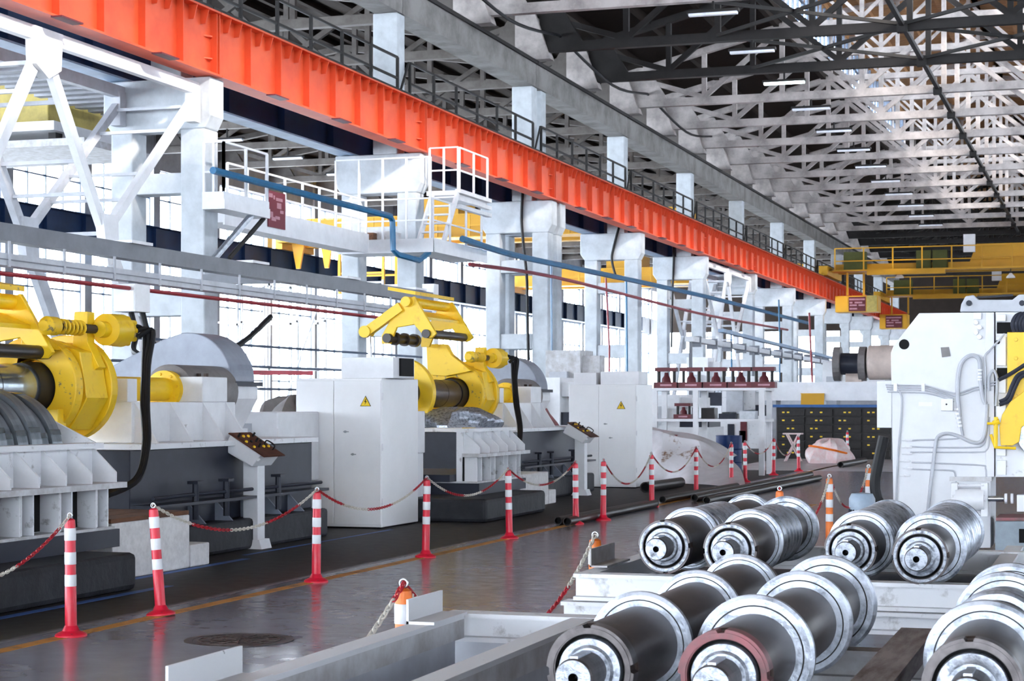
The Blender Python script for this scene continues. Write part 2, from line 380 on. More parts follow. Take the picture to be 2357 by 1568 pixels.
for x in (-12, 0):
    for i in range(-15, 13): window(x, 34.2 + 6 * i + 0.15, 34.2 + 6 * i + 5.85, 16.75, 18.85, 5, 2)
    struct(MB().box(x - 0.1, x + 0.1, YB, YE, 16.2, 16.72).box(x - 0.1, x + 0.1, 112.2, YE, 16.72, 18.9).build('trim_%d' % (1 if x else 2), 'roof_plank', loc=(x, 60, 16.2)))
# ================================================================== COLUMNS
COLY = [34.2 + 12 * i for i in range(12)]
def column(y, label, group=None):
    r = root('concrete_column', label, 'column', (-18.6, y, 0), group)
    m = 'concrete_white'; a, b = y - 0.3, y + 0.3
    MB().box(-18.1, -17.55, a, b, 0, 7.2).build('leg', m, r, bevel=0.03)
    MB().box(-19.7, -19.2, a, b, 0, 7.2).build('leg', m, r, bevel=0.03)
    MB().prism([(-19.7, a, 7.2), (-19.88, a, 7.45), (-19.88, a, 8.24), (-17.42, a, 8.24), (-17.42, a, 7.45), (-17.55, a, 7.2)], (0, 0.6, 0)).build('head', m, r, bevel=0.03)
    MB().box(-19.2, -18.1, a + 0.05, b - 0.05, 5.9, 6.32).build('cross_beam', m, r, bevel=0.02)
    MB().box(-19.2, -18.1, a + 0.05, b - 0.05, 3.4, 3.9).build('cross_beam', m, r, bevel=0.02)
    MB().box(-19.2, -18.1, a + 0.05, b - 0.05, 0, 0.6).build('cross_beam', m, r, bevel=0.02)
    MB().box(-18.8, -18.1, a + 0.02, b - 0.02, 8.24, 12.0).build('upper_shaft', m, r, bevel=0.03)
    return r
proto = column(COLY[2], 'white two-legged concrete column, front one of the twin pair at the joint')
clone(proto, (-18.6, COLY[2] + 1.0, 0), 'white two-legged concrete column, rear one of the twin pair at the joint')
for i, y in enumerate(COLY):
    if i == 2: continue
    lb = {0: 'white two-legged concrete column beside the braced bay and the small cantilever landing', 1: 'white two-legged concrete column standing inside the railed service platform'}.get(i, 'white two-legged concrete column under the orange girder beyond the twin columns')
    clone(proto, (-18.6, y, 0), lb, 'far columns along the aisle' if i > 2 else None)
# conduits hanging down column faces
for (y, pts) in ((COLY[2] - 0.36, [(1203, 440), (1200, 500), (1204, 560), (1212, 640), (1214, 740), (1216, 830)]), (COLY[3] - 0.36, [(1425, 520), (1412, 570), (1408, 600), (1418, 640)]), (COLY[4] - 0.36, [(1552, 540), (1550, 600), (1547, 700), (1545, 800)])):
    tag(MB().tube(smooth_path([atY(u, v, y) for u, v in pts]), 0.05, 6).build('power_cable', 'black_rubber'), 'dark cable running down the front of a white column', 'cable', 'cables on the columns')
# upper eave beam
for i in range(-1, 11):
    y = 34.2 + 12 * i
    r = root('eave_beam', 'pale grey concrete beam on the column tops carrying the roof trusses', 'beam', (-18.4, y, 12), 'beams on the column tops')
    MB().box(-18.75, -18.05, y + 0.02, y + 11.98, 12.0, 12.75).build('beam_body', 'eave_grey', r)
    MB().box(-18.8, -17.98, y + 0.02, y + 11.98, 12.75, 12.86).build('top_flange', 'truss_black', r)
    for k in (0, 6): MB().prism([(-18.1, y + k - 0.25, 12.86), (-17.5, y + k - 0.25, 12.86), (-18.1, y + k - 0.25, 14.6), (-18.7, y + k - 0.25, 14.6), (-18.7, y + k - 0.25, 12.86)], (0, 0.5, 0)).build('truss_seat', 'truss_paint', r)
# ================================================================== CRANE GIRDERS
GX = -17.55
def girder(y, k):
    r = root('crane_girder', 'orange plate girder segment with vertical stiffeners resting on the white columns', 'girder', (GX, y, 8.25), 'orange crane girder segments')
    MB().box(GX - 0.01, GX + 0.01, y, y + 12, 8.3, 9.55).build('web', 'girder_orange', r)
    MB().box(GX - 0.22, GX + 0.22, y + 0.01, y + 11.99, 9.55, 9.59).build('top_flange', 'girder_orange', r)
    MB().box(GX - 0.24, GX + 0.24, y + 0.01, y + 11.99, 8.26, 8.3).build('bottom_flange', 'girder_orange', r)
    MB().box(GX - 0.05, GX + 0.05, y + 0.01, y + 11.99, 9.59, 9.72).build('crane_rail', 'truss_black', r)
    if 'stiff' not in MESH:
        MESH['stiff'] = MB().box(0.01, 0.16, -0.012, 0.012, 0.05, 1.3).mesh('stiffener', 'girder_orange')
        MESH['brk'] = MB().prism([(0.01, 0, 1.3), (0.2, 0, 1.3), (0.12, 0, 1.02), (0.01, 0, 1.02)], (0, 0.02, 0)).mesh('bracket', 'girder_orange')
        MESH['jnt'] = MB().prism([(0.01, -0.16, 0.0), (0.01, 0.16, 0), (0.12, 0, 0)], (0, 0, 0.03)).mesh('joint_plate', 'girder_orange')
        MESH['clip'] = MB().box(0.2, 0.42, -0.35, 0.35, 0, 0.03).mesh('tie_plate', 'maroon')
    for i in range(8):
        put('stiffener', MESH['stiff'], r, (0, i * 1.5 + (0.06 if i == 0 else 0), 0))
        for s in (0.5, 1.0): put('bracket', MESH['brk'], r, (0, i * 1.5 + s, 0))
    put('stiffener', MESH['stiff'], r, (0, 11.94, 0))
    if k < 5:
        for z in (0.35, 0.8): put('joint_plate', MESH['jnt'], r, (0, 11.8, z))
        for yy in (2.5, 6, 9.5): put('tie_plate', MESH['clip'], r, (0, yy, -0.02))
for k in range(-1, 11): girder(34.2 + 12 * k, k)
def blue_girder(x, y, lab, grp):
    r = root('crane_girder', lab, 'girder', (x, y, 8.25), grp)
    MB().box(x - 0.012, x + 0.012, y, y + 12, 8.3, 9.55).build('web', 'girder_blue', r)
    MB().box(x - 0.25, x + 0.25, y + 0.01, y + 11.99, 9.55, 9.59).build('top_flange', 'girder_blue', r)
    MB().box(x - 0.25, x + 0.25, y + 0.01, y + 11.99, 8.26, 8.3).build('bottom_flange', 'pale_blue', r)  # pale blue puts the lit underside into the flange colour
    if 'bst' not in MESH: MESH['bst'] = MB().box(0.012, 0.2, -0.012, 0.012, 0.05, 1.3).mesh('stiffener', 'girder_blue')
    for i in range(4): put('stiffener', MESH['bst'], r, (0, 1.5 + i * 3, 0))
for k in range(-1, 11): blue_girder(-19.6, 34.2 + 12 * k, 'dark blue plate girder segment behind the orange girder', 'blue girder segments on the column row')
for k in range(1, 11): blue_girder(-41.3, 34.2 + 12 * k, 'dark blue plate girder segment along the window wall', 'blue girder segments on the window wall')
# walkway railing on top of the girder
for k in range(0, 10):
    y = 34.2 + 12 * k
    r = root('walkway_railing', 'black tubular railing of the walkway above the orange girder', 'railing', (-18.0, y, 9.6), 'railings above the orange girder')
    for i in range(7): MB().box(-18.04, -17.97, y + 0.4 + i * 1.85 - 0.035, y + 0.4 + i * 1.85 + 0.035, 9.59, 10.75).build('post', 'truss_black', r)
    for z in (10.2, 10.75): MB().box(-18.03, -17.98, y + 0.4, y + 11.5, z - 0.03, z + 0.03).build('rail', 'truss_black', r)
    MB().bar((-18.0, y + 11.5, 9.6), (-18.0, y + 12.3, 10.75), 0.05).build('end_brace', 'truss_black', r)
    MB().box(-18.09, -17.78, y, y + 12, 9.59, 9.63).build('deck', 'truss_black', r)
# ================================================================== ROOF TRUSSES
def truss(x0, x1, y, label, group, m, lantern):
    w = x1 - x0; r = root('roof_truss', label, 'truss', ((x0 + x1) / 2, y, 13.1), group)
    zb = 13.1
    def zt(x):
        t = abs((x - x0) / w - 0.5) * 2
        return (14.55 + (1 - t) * 3.0 if t > 0.5 else 16.05) if lantern else 14.5 + (1 - t) * 1.8
    MB().box(x0 + 0.1, x1 - 0.1, y - 0.14, y + 0.14, zb, zb + 0.3).build('bottom_chord', m, r)
    xs = [x0 + w * i / 8 for i in range(9)]
    for i in range(8): MB().bar((xs[i], y, zt(xs[i]) - 0.13), (xs[i + 1], y, zt(xs[i + 1]) - 0.13), 0.26, 0.24).build('top_chord', m, r)
    for i in range(1, 8): MB().box(xs[i] - 0.09, xs[i] + 0.09, y - 0.09, y + 0.09, zb + 0.3, zt(xs[i]) - 0.24).build('post', m, r)
    for i in range(8):
        a, b = (i, i + 1) if i % 2 == 0 else (i + 1, i)
        MB().bar((xs[b], y, zb + 0.3), (xs[a], y, zt(xs[a]) - 0.2), 0.16, 0.18).build('diagonal', m, r)
    for s, xx in ((1, x0), (-1, x1)): MB().prism([(xx + s * 0.1, y - 0.1, zb), (xx + s * 0.1, y - 0.1, zt(xx) - 0.1), (xx + s * 0.9, y - 0.1, zt(xx) - 0.1), (xx + s * 1.6, y - 0.1, zb + 0.2)], (0, 0.2, 0)).build('end_plate', m, r)
    if lantern:
        for xx in (-11.9, -9, -6, -3, -0.1): MB().box(xx - 0.08, xx + 0.08, y - 0.08, y + 0.08, 16.0, 18.9 + (0 if abs(xx + 6) > 5 else 0.4)).build('lantern_post', m, r)
        for xa, xb in ((-11.9, -9), (-6, -9), (-6, -3), (-0.1, -3)): MB().bar((xa, y, 18.9), (xb, y, 16.1), 0.12, 0.12).build('lantern_brace', m, r)
        MB().bar((-12, y, 18.8), (-6, y, 19.7), 0.16, 0.2).build('lantern_rafter', m, r); MB().bar((-6, y, 19.7), (0, y, 18.8), 0.16, 0.2).build('lantern_rafter', m, r)
    return r
tm = truss(-18, 6, 52.2, 'pale grey roof truss crossing the main bay under the lantern', 'pale roof trusses of the main bay', 'truss_paint', True)
for i in range(2, 12): clone(tm, (-6, 52.2 + 6 * i + 6, 13.1))
tk = truss(-18, 6, 58.2, 'blackened roof truss crossing the main bay above the orange girder', 'black roof trusses of the main bay', 'truss_black', True)
clone(tk, (-6, 64.2, 13.1))
for i in range(8): clone(tk, (-6, 130.2 + 6 * i, 13.1), 'roof truss coloured black for the shade at the far end of the main bay', 'trusses coloured black for the far-end shade')  # black material stands in for the deep shade at the far end
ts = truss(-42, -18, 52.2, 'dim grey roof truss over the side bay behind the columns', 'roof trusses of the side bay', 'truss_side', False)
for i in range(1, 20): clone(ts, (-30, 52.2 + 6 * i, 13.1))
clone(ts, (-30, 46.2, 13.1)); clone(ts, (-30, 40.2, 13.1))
# roof bracing and ties
for i in range(13):
    y = 52.2 + 6 * i
    tag(MB().bar((-6.2, y, 13.25), (-6.2, y + 6, 13.25), 0.14).bar((-6.2, y + 5.7, 13.25), (-6.2, y + 5.7, 13.0), 0.3).build('roof_tie', 'truss_black'), 'black steel tie running lengthwise under the truss middles', 'tie', 'lengthwise roof ties')
br = root('roof_bracing', 'black crossed steel bracing between the blackened trusses', 'bracing', (-3, 61, 13.2))
for (xa, xb) in ((-12, -6.2), (-6.2, 0)):
    MB().bar((xa, 58.3, 13.3), (xb, 64.1, 13.3), 0.1).build('brace', 'truss_black', br); MB().bar((xb, 58.3, 13.3), (xa, 64.1, 13.3), 0.1).build('brace', 'truss_black', br)
    MB().bar((xa, 52.3, 13.3), (xb, 58.1, 13.3), 0.1).build('brace', 'truss_black', br); MB().bar((xb, 52.3, 13.3), (xa, 58.1, 13.3), 0.1).build('brace', 'truss_black', br)
for k, (ya, yb) in enumerate(((46, 58), (58, 70), (70, 82))):
    tag(MB().tube(smooth_path([(-17.2, ya, 13.6), (-17.0, (ya + yb) / 2, 12.95), (-17.2, yb, 13.6)]), 0.05, 6).build('power_cable', 'black_rubber'), 'black cable slung between truss ends over the columns', 'cable', 'cables slung under the roof')
# strip lamps
def lamp(p, lit, label, group=None):
    r = root('strip_lamp', label, 'lamp', p, group); x, y, z = p
    MB().box(x - 0.75, x + 0.75, y - 0.12, y + 0.12, z + 0.05, z + 0.13).build('housing', 'truss_black', r)
    MB().box(x - 0.7, x + 0.7, y - 0.09, y + 0.09, z - 0.02, z + 0.05).build('diffuser', 'lamp_lit' if lit else 'lamp_dim', r)
    MB().bar((x, y, z + 0.13), (x, y, 13.1), 0.06).build('hanger', 'truss_black', r)
for i in range(12):
    y = 52.5 + 6 * i; lamp(V((-10.9, y - 0.3, 12.72)), i == 2, 'brightly lit strip lamp under the main bay trusses' if i == 2 else 'dim strip lamp hung under a main bay truss', None if i == 2 else 'dim strip lamps of the main bay')
for i in range(9):
    lamp(V((-35.3, 70.2 + 6 * i, 12.6)), False, 'pale strip lamp hung under a side bay truss', 'strip lamps of the side bay')
# ================================================================== PORTAL BRACING
def portal(y0, label):
    r = root('portal_brace', label, 'bracing', (-18.3, y0 + 6, 0)); m = 'white_paint'; ym = y0 + 6
    for x, mm in ((-17.75, m), (-19.45, 'tray_grey')):
        MB().bar((x, y0 + 0.3, 8.0), (x, y0 + 11.7, 8.0), 0.16, 0.24).build('top_chord', mm, r)
        MB().prism([(x - 0.05, ym - 0.45, 8.1), (x - 0.05, ym + 0.45, 8.1), (x - 0.05, ym + 0.4, 7.45), (x - 0.05, ym, 7.25), (x - 0.05, ym - 0.4, 7.45)], (0.2, 0, 0)).build('gusset', mm, r)
        for s in (-1, 1):
            nd = V((x, ym + s * 2.1, 4.75)); cz = V((x, ym + s * 5.55, 7.75)); ft = V((x, ym + s * 5.0, 0.3))
            MB().bar((x, ym + s * 0.25, 7.5), nd, 0.14, 0.2).build('diagonal', mm, r)
            MB().bar(cz, nd, 0.14, 0.16).build('diagonal', mm, r)
            MB().bar(nd, ft, 0.14, 0.3).build('leg', mm, r)
            MB().prism([nd + V((-0.06, -0.25, 0.35)), nd + V((-0.06, 0.3, 0.35)), nd + V((-0.06, 0.35, -0.5)), nd + V((-0.06, -0.05, -0.6))], (0.18, 0, 0)).build('gusset', mm, r)
            MB().box(x - 0.1, x + 0.12, cz.y - 0.12, cz.y + 0.12, 7.3, 8.0).build('gusset', mm, r)
    for s in (-1, 1):
        for t in (0.0, 0.2, 0.55, 0.75, 1.0):
            p = V((0, ym + s * 0.25, 7.5)).lerp(V((0, ym + s * 2.1, 4.75)), t)
            MB().bar((-17.75, p.y, p.z), (-19.45, p.y, p.z), 0.07).build('strut', 'tray_grey', r)
            p = V((0, ym + s * 5.4, 7.6)).lerp(V((0, ym + s * 2.1, 4.75)), t)
            MB().bar((-17.75, p.y, p.z), (-19.45, p.y, p.z), 0.06).build('strut', 'tray_grey', r)
    return r
portal(22.2, 'white steel portal bracing with gusset plates left of the railed platform')
portal(82.2, 'white steel portal bracing between two far columns')
# ================================================================== BOLLARDS AND CHAINS
def bollard_proto(body, label, cat_group):
    r = root('bollard', label, 'bollard', (0, 0, 0), cat_group)
    MB().lathe((0, 0, 0), (0, 0, 1), [(0, 0.11), (0.012, 0.11), (0.022, 0.10), (0.04, 0.06), (0.075, 0.043)], 20).build('base', body, r)
    MB().lathe((0, 0, 0), (0, 0, 1), [(0.07, 0.041), (0.34, 0.040), (0.345, 0.038), (0.77, 0.037), (0.80, 0.034), (0.81, 0.02), (0.812, 0.0)], 20).build('post', body, r)
    for z0, z1 in ((0.345, 0.425), (0.495, 0.58), (0.66, 0.745)):
        MB().lathe((0, 0, 0), (0, 0, 1), [(z0, 0.0392), (z0 + 0.002, 0.0402), (z1 - 0.002, 0.0402), (z1, 0.0392)], 20).build('reflective_band', 'reflective_white', r)
    MB().torus((0, 0, 0.832), (0, 1, 0), 0.018, 0.005, 14, 6).build('eye_bolt', 'galvanised', r)
    for k in range(4):
        a = k * math.pi / 2 + 0.6; MB().lathe((0.085 * math.cos(a), 0.085 * math.sin(a), 0.012), (0, 0, 1), [(0, 0.012), (0.014, 0.012)], 6).build('bolt', 'dark_steel', r)
    return r
RB = [(163, 1465, -.01), (370, 1416, -.08), (727, 1340, .012), (979, 1283, .02), (1172, 1240, -.02), (1325, 1207, -.008), (1388, 1198, .006), (1500, 1167, -.01), (1602, 1138, -.003), (1683, 1117, .0), (1715, 1110, -.01), (1780, 1094, .01), (1838, 1085, -.02), (1950, 1062, 0), (1982, 1056, 0)]
rp = bollard_proto('red_plastic', 'x', 'red bollards along the yellow line')
rlab = ['red bollard with three white bands, its chain leading away from the leaning bollard', 'leaning red bollard with three white bands near the white concrete block',
        'red bollard with white bands before the tall cabinet nearest the leaning bollard', 'red bollard with white bands at the far edge of that cabinet, yellow machine behind',
        'red bollard with white bands before the ribbed frame of the raised-arm machine', 'red bollard with white bands next to the open pipe ends on the floor',
        'red bollard with white bands standing behind the open pipe ends', 'red bollard with white bands at the edge of the plastic sheeting']
red_tops = []
for i, (u, v, t) in enumerate(RB):
    p = atZ(u, v, 0); lb = rlab[i] if i < len(rlab) else 'red bollard with white bands along the long floor pipes before the shelves'
    c = rp if i == 0 else clone(rp, p)
    c.location = p; ORG[c.name] = p; c['label'] = lb; c['group'] = 'red bollards along the yellow line'
    c.rotation_euler = (0, math.atan(t), 0)
    red_tops.append(p + V((t * 0.832, 0, 0.832)))
op = bollard_proto('orange_plastic', 'x', 'orange bollards along the racks')
olab = ['orange bollard with white bands beside the empty rack corner', 'orange bollard with white bands beside the corner of the roll rack', 'orange bollard with white bands hidden behind the ribbed rolls', 'orange bollard with white bands peeping over the ribbed rolls',
        'orange bollard with white bands standing free before the blue-grey motor', 'orange bollard with white bands beside the bent black hose', 'orange bollard with white bands at the edge of the white press']
or_tops = []
for i, y in enumerate([7.42, 10.5, 13.6, 16.8, 19.9, 23.2, 26.8]):
    p = V((-2.895, y, 0)); c = op if i == 0 else clone(op, p)
    c.location = p; ORG[c.name] = p; c['label'] = olab[i]; c['group'] = 'orange bollards along the racks'; or_tops.append(p + V((0, 0, 0.832)))
lk = {}
for col in ('chain_red', 'chain_white'):
    b = MB(); n, k, R, r, L = 12, 5, 0.011, 0.0042, 0.0125; vs = []; fs = []
    for i in range(n):
        a = 2 * math.pi * i / n; c = V((math.sin(a) * R, 0, math.cos(a) * R)); d = c.normalized(); c.x += L * (1 if c.x > 0.001 else -1 if c.x < -0.001 else 0)
        for j in range(k):
            q = 2 * math.pi * j / k; vs.append(c + d * r * math.cos(q) + V((0, 1, 0)) * r * math.sin(q))
    for i in range(n):
        for j in range(k): fs.append((i * k + j, ((i + 1) % n) * k + j, ((i + 1) % n) * k + (j + 1) % k, i * k + (j + 1) % k))
    b.add(vs, fs, True); lk[col] = b.mesh('link', col)
def chain(P, Q, sag, label, fine=True, phase=0, group=None, rev=False):
    P, Q = V(P), V(Q); n0 = 60; pts = [P.lerp(Q, i / n0) + V((0, 0, -4 * sag * (i / n0) * (1 - i / n0))) for i in range(n0 + 1)]
    ln = sum((pts[i + 1] - pts[i]).length for i in range(n0)); pitch = 0.034; n = int(ln / pitch)
    r = root('barrier_chain', label, 'chain', P, group); ORG[r.name] = P
    acc = 0; j = 0; res = []
    for i in range(n):
        tgt = (i + 0.5) * ln / n
        while j < n0 - 1 and acc + (pts[j + 1] - pts[j]).length < tgt: acc += (pts[j + 1] - pts[j]).length; j += 1
        d = pts[j + 1] - pts[j]; res.append((pts[j] + d * ((tgt - acc) / d.length), d.normalized()))
    join = {'chain_red': MB(), 'chain_white': MB()}
    for i, (p, d) in enumerate(res):
        col = 'chain_red' if (((len(res) - 1 - i if rev else i) + phase) // 18) % 2 == 0 else 'chain_white'
        s = d.cross(V((0, 0, 1))).normalized(); t = s.cross(d)
        if i % 2: s, t = t, -s
        q = Matrix((d, s, t)).transposed().to_quaternion()
        if fine: put('link', lk[col], r, p - P, q)
        else:
            R = q.to_matrix(); me = lk[col]
            join[col].add([p + R @ v.co for v in me.vertices], [list(f.vertices) for f in me.polygons], True)
    if not fine:
        for col, mb in join.items():
            if mb.v:
                o = mb.build('link_run', col, r); o['kind'] = 'stuff'
    return r
pz = atZ(-330, 1590, 0); clone(rp, pz, 'red bollard with white bands at the open end of the chain line', 'red bollards along the yellow line').rotation_euler = (0, 0, 0)
off0 = pz + V((0, 0, 0.832))
clone(op, V((-2.895, 4.32, 0)), 'orange bollard with white bands beside the open end of the empty rack', 'orange bollards along the racks')
chain(off0, red_tops[0], 0.35, 'red and white chain rising to the foremost upright red bollard', True, 18)
chain(red_tops[1], red_tops[2], 0.27, 'red and white chain from the leaning bollard past the control desk', True, 18)
chain(red_tops[2], red_tops[3], 0.25, 'red and white chain sagging before the nearer tall cabinet', True, 0)
chain(red_tops[3], red_tops[4], 0.25, 'red and white chain before the dark plinth of the raised-arm machine', True, 18)
chain(red_tops[4], red_tops[5], 0.25, 'red and white chain before the pale step blocks and far control desk', False, 0)
chain(red_tops[6], red_tops[7], 0.40, 'red and white chain before the farther tall cabinet', False, 0)
chain(red_tops[7], red_tops[8], 0.36, 'red and white chain before the plastic sheeting', False, 0)
chain(red_tops[8], red_tops[9], 0.40, 'red and white chain before the blue barrel', False, 0)
chain(red_tops[10], red_tops[11], 0.30, 'red and white chain before the shelf leg', False, 0)
chain(red_tops[11], red_tops[12], 0.42, 'red and white chain before the black racks', False, 0)
chain(or_tops[0] + V((0, -3.1, 0)), or_tops[0], 0.42, 'white chain dropping from the orange bollard at the empty rack', True, 14, rev=True)
chain(or_tops[0], or_tops[1], 0.42, 'red and white chain dropping from the orange bollard at the roll rack corner', True, 18, rev=True)
chain(or_tops[3], or_tops[4], 0.42, 'red and white chain dropping from the free standing orange bollard', False, 18, rev=True)
chain(or_tops[4], or_tops[5], 0.42, 'red and white chain beside the bent black hose', False, 18, rev=True)
# ================================================================== MANHOLE
mh = atZ(550, 1474, 0); r = root('manhole_cover', 'round cast iron manhole cover set in the aisle floor', 'manhole cover', mh)
MB().ringsolid(mh + V((0, 0, 0.0005)), (0, 0, 1), 0.315, 0.37, 0.004, 40).build('frame_ring', 'iron_cover', r)
MB().lathe(mh + V((0, 0, 0.0005)), (0, 0, 1), [(0, 0.31), (0.002, 0.31)], 40, smooth=False).build('lid', 'iron_cover', r)
for rr in (0.10, 0.19, 0.27): MB().ringsolid(mh + V((0, 0, 0.0025)), (0, 0, 1), rr, rr + 0.012, 0.004, 40).build('raised_ring', 'dark_steel', r)
for k in range(8):
    a = k * math.pi / 8; d = V((math.cos(a), math.sin(a), 0)) * 0.27; MB().bar(mh - d + V((0, 0, 0.005)), mh + d + V((0, 0, 0.005)), 0.010, 0.004).build('raised_rib', 'dark_steel', r)
# ================================================================== RACKS
ZR = 0.71
rk = root('roll_rack', 'white steel beam rack carrying the four ribbed rolls', 'rack', (-1.2, 10.6, 0))
MB().ibeam((-2.70, 9.42, ZR - 0.07), (0.5, 9.42, ZR - 0.07), 0.12, 0.14).build('cross_beam', 'worn_white', rk)
MB().ibeam((-2.76, 9.40, ZR - 0.20), (0.5, 9.40, ZR - 0.20), 0.14, 0.11).build('cross_beam', 'worn_white', rk)
MB().ibeam((-2.70, 11.6, ZR - 0.07), (0.5, 11.6, ZR - 0.07), 0.12, 0.14).build('cross_beam', 'worn_white', rk)
for x in (-2.67, -1.58, -0.60, 0.4): MB().ibeam((x, 9.49, ZR - 0.08), (x, 12.2, ZR - 0.08), 0.10, 0.14).build('long_beam', 'chipped_white', rk)
MB().box(-2.6, 0.4, 9.5, 12.1, ZR - 0.165, ZR - 0.155).build('drip_tray', 'machine_grey', rk)
for x in (-2.6, -1.6, -0.6, 0.4):
    for y in (9.42, 11.6): MB().box(x - 0.06, x + 0.06, y - 0.06, y + 0.06, 0.0, ZR - 0.255).build('leg', 'worn_white', rk)
b = MB().box(-2.72, -2.71, 9.75, 10.25, ZR, ZR + 0.10); b.box(-2.72, -2.62, 9.75, 10.25, ZR, ZR + 0.01); b.build('end_stop', 'grimy_white', rk)
re = root('empty_rack', 'white steel beam rack with chipped paint, empty side beside the aisle', 'rack', (-1.6, 6.2, 0))
for x, w, m in ((-2.67, 0.10, 'chipped_white'), (-2.1, 0.10, 'chipped_white')):
    MB().box(x - w / 2, x + w / 2, 3.2, 7.42, ZR - 0.02, ZR).build('top_flange', 'chipped_white', re)
    MB().box(x + w / 2 - 0.015, x + w / 2, 3.2, 7.42, ZR - 0.10, ZR - 0.02).build('web', 'grimy_white', re)
    MB().box(x - w / 2, x - w / 2 + 0.015, 3.2, 7.42, ZR - 0.10, ZR - 0.02).build('web', 'grimy_white', re)
    MB().box(x - w / 2 + 0.005, x + w / 2 - 0.02, 3.2, 7.36, ZR - 0.26, ZR - 0.10).build('lower_beam', 'tray_grey', re)
MB().ibeam((-2.72, 7.50, ZR - 0.06), (-1.69, 7.50, ZR - 0.06), 0.12, 0.12).build('cross_beam', 'worn_white', re)
MB().box(-2.72, 0.3, 7.47, 7.53, ZR - 0.30, ZR - 0.12).build('lower_beam', 'tray_grey', re)
MB().ibeam((-2.04, 5.6, 0.602), (0.3, 5.6, 0.602), 0.12, 0.12).build('cross_beam', 'grimy_white', re)
MB().ibeam((-2.04, 7.17, 0.602), (0.3, 7.17, 0.602), 0.12, 0.12).build('cross_beam', 'grimy_white', re)
for x in (-2.6, 0.2):
    for y in (5.6, 7.5): MB().box(x - 0.05, x + 0.05, y - 0.06, y + 0.06, 0.0, (0.54 if x > 0 else ZR - 0.26) if y < 6 else ZR - 0.30).build('leg', 'tray_grey', re)
for ya, yb in ((7.0, 7.4), (5.0, 5.5)):
    b = MB().box(-2.72, -2.71, ya, yb, ZR, ZR + 0.10); b.box(-2.72, -2.60, ya, yb, ZR, ZR + 0.012); b.build('end_stop', 'chipped_white', re)
tag(MB().bar((-0.72, 4.3, 0.70), (-0.72, 7.3, 0.70), 0.13, 0.07).build('timber_bearer', 'grey_timber'), 'weathered grey timber lying between the two smooth rolls and the third', 'timber')
tag(MB().bar((0.05, 7.0, 0.692), (0.05, 9.2, 0.692), 0.14, 0.06).build('timber_bearer', 'grey_timber'), 'short grey timber lying behind the right smooth roll', 'timber')
MB().box(-2.4, 0.3, 5.3, 7.4, 0.30, 0.31).build('drip_tray', 'tray_grey', re)
# ================================================================== ROLLS
def gear(mb, o, r0, r1, w, notches, depth, n=144):
    o = V(o); rows = []
    for (h, inner) in ((0, True), (0, False), (w, False), (w, True)):
        row = []
        for j in range(n):
            a = 2 * math.pi * j / n; q = (j * notches / n) % 1.0
            r = r0 if inner else (r1 - depth if q < notches * 4.0 / n else r1)
            row.append(o + V((math.cos(a) * r, h, math.sin(a) * r)))
        rows.append(row)
    vs = [p for row in rows for p in row]
    mb.add(vs, [(i * n + j, i * n + (j + 1) % n, ((i + 1) % 4) * n + (j + 1) % n, ((i + 1) % 4) * n + j) for i in range(4) for j in range(n)])
    return mb
def roll(name, label, x, yc, z, rc, body_r, flanges, yend, nut='collar_steel', ribs=(), shaft=0.18, face='face_steel', body='dark_steel', fw=0.035, group=None, rim=None):
    r = root(name, label, 'roll', (x, yc, z - rc), group); ax = (0, 1, 0); O = V((x, yc, z))
    MB().lathe(O, ax, [(0.06, rc * 0.95), (0.065, rc * 0.99), (0.12, rc * 0.99), (0.125, body_r), (yend - yc, body_r)], 56).build('body', body, r)
    gear(MB(), O, rc * 0.80, rc, 0.06, 4, 0.012).build('lock_nut', nut, r)
    MB().ringsolid(O + V((0, -0.004, 0)), ax, rc * 0.83, rc * 0.93, 0.006, 56).build('nut_rim', rim or nut, r)
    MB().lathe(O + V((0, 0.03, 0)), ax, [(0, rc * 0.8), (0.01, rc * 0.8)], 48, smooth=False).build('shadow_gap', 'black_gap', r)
    MB().lathe(O, ax, [(0.005, rc * 0.72), (-0.004, rc * 0.70), (-0.008, rc * 0.56), (-0.016, rc * 0.50), (-0.018, rc * 0.36)][::-1] + [(0.03, rc * 0.72)], 48).build('end_face', face, r)
    rs = rc * 0.42; s = MB()
    s.lathe(O, ax, [(-shaft, rs * 0.27), (-shaft, rs * 0.93), (-shaft + 0.008, rs), (0.0, rs)], 36, smooth=False, cap=False)
    for f in range(len(s.s)): s.s[f] = False
    sh = s.build('shaft_end', 'collar_steel', r)
    MB().ringsolid(O + V((0, -shaft - 0.002, 0)), ax, rs * 0.27, rs * 0.92, 0.004, 36).build('shaft_face', 'face_steel', sh)
    MB().lathe(O + V((0, -shaft + 0.02, 0)), ax, [(-0.018, rs * 0.275), (0.0, rs * 0.2), (0.02, rs * 0.1), (0.02, 0.0)], 20, cap=False).build('centre_hole', 'black_gap', sh)
    MB().box(x - 0.012, x + 0.012, yc - shaft + 0.01, yc - 0.03, z + rs - 0.003, z + rs + 0.006).build('key', 'shiny_steel', sh)
    for (fy, fr, w) in flanges:
        c = V((x, fy, z)); fo = MB().lathe(c, ax, [(0, body_r * 0.98), (0, fr - 0.012), (0.004, fr), (w - 0.004, fr), (w, fr - 0.006), (w, body_r * 0.98)], 64, smooth=False)
        o = fo.build('flange', 'flange_steel', r)
        MB().ringsolid(c + V((0, -0.003, 0)), ax, body_r + (fr - body_r) * 0.38, body_r + (fr - body_r) * 0.46, 0.004, 56).build('groove', 'dark_pad', o)
    for (fy, fr) in ribs:
        MB().lathe((x, fy, z), ax, [(0, body_r * 0.98), (0.004, fr - 0.01), (0.014, fr), (0.05, fr), (0.062, fr - 0.01), (0.068, body_r * 0.98)], 56, smooth=False).build('rib', 'flange_steel', r)
    return r
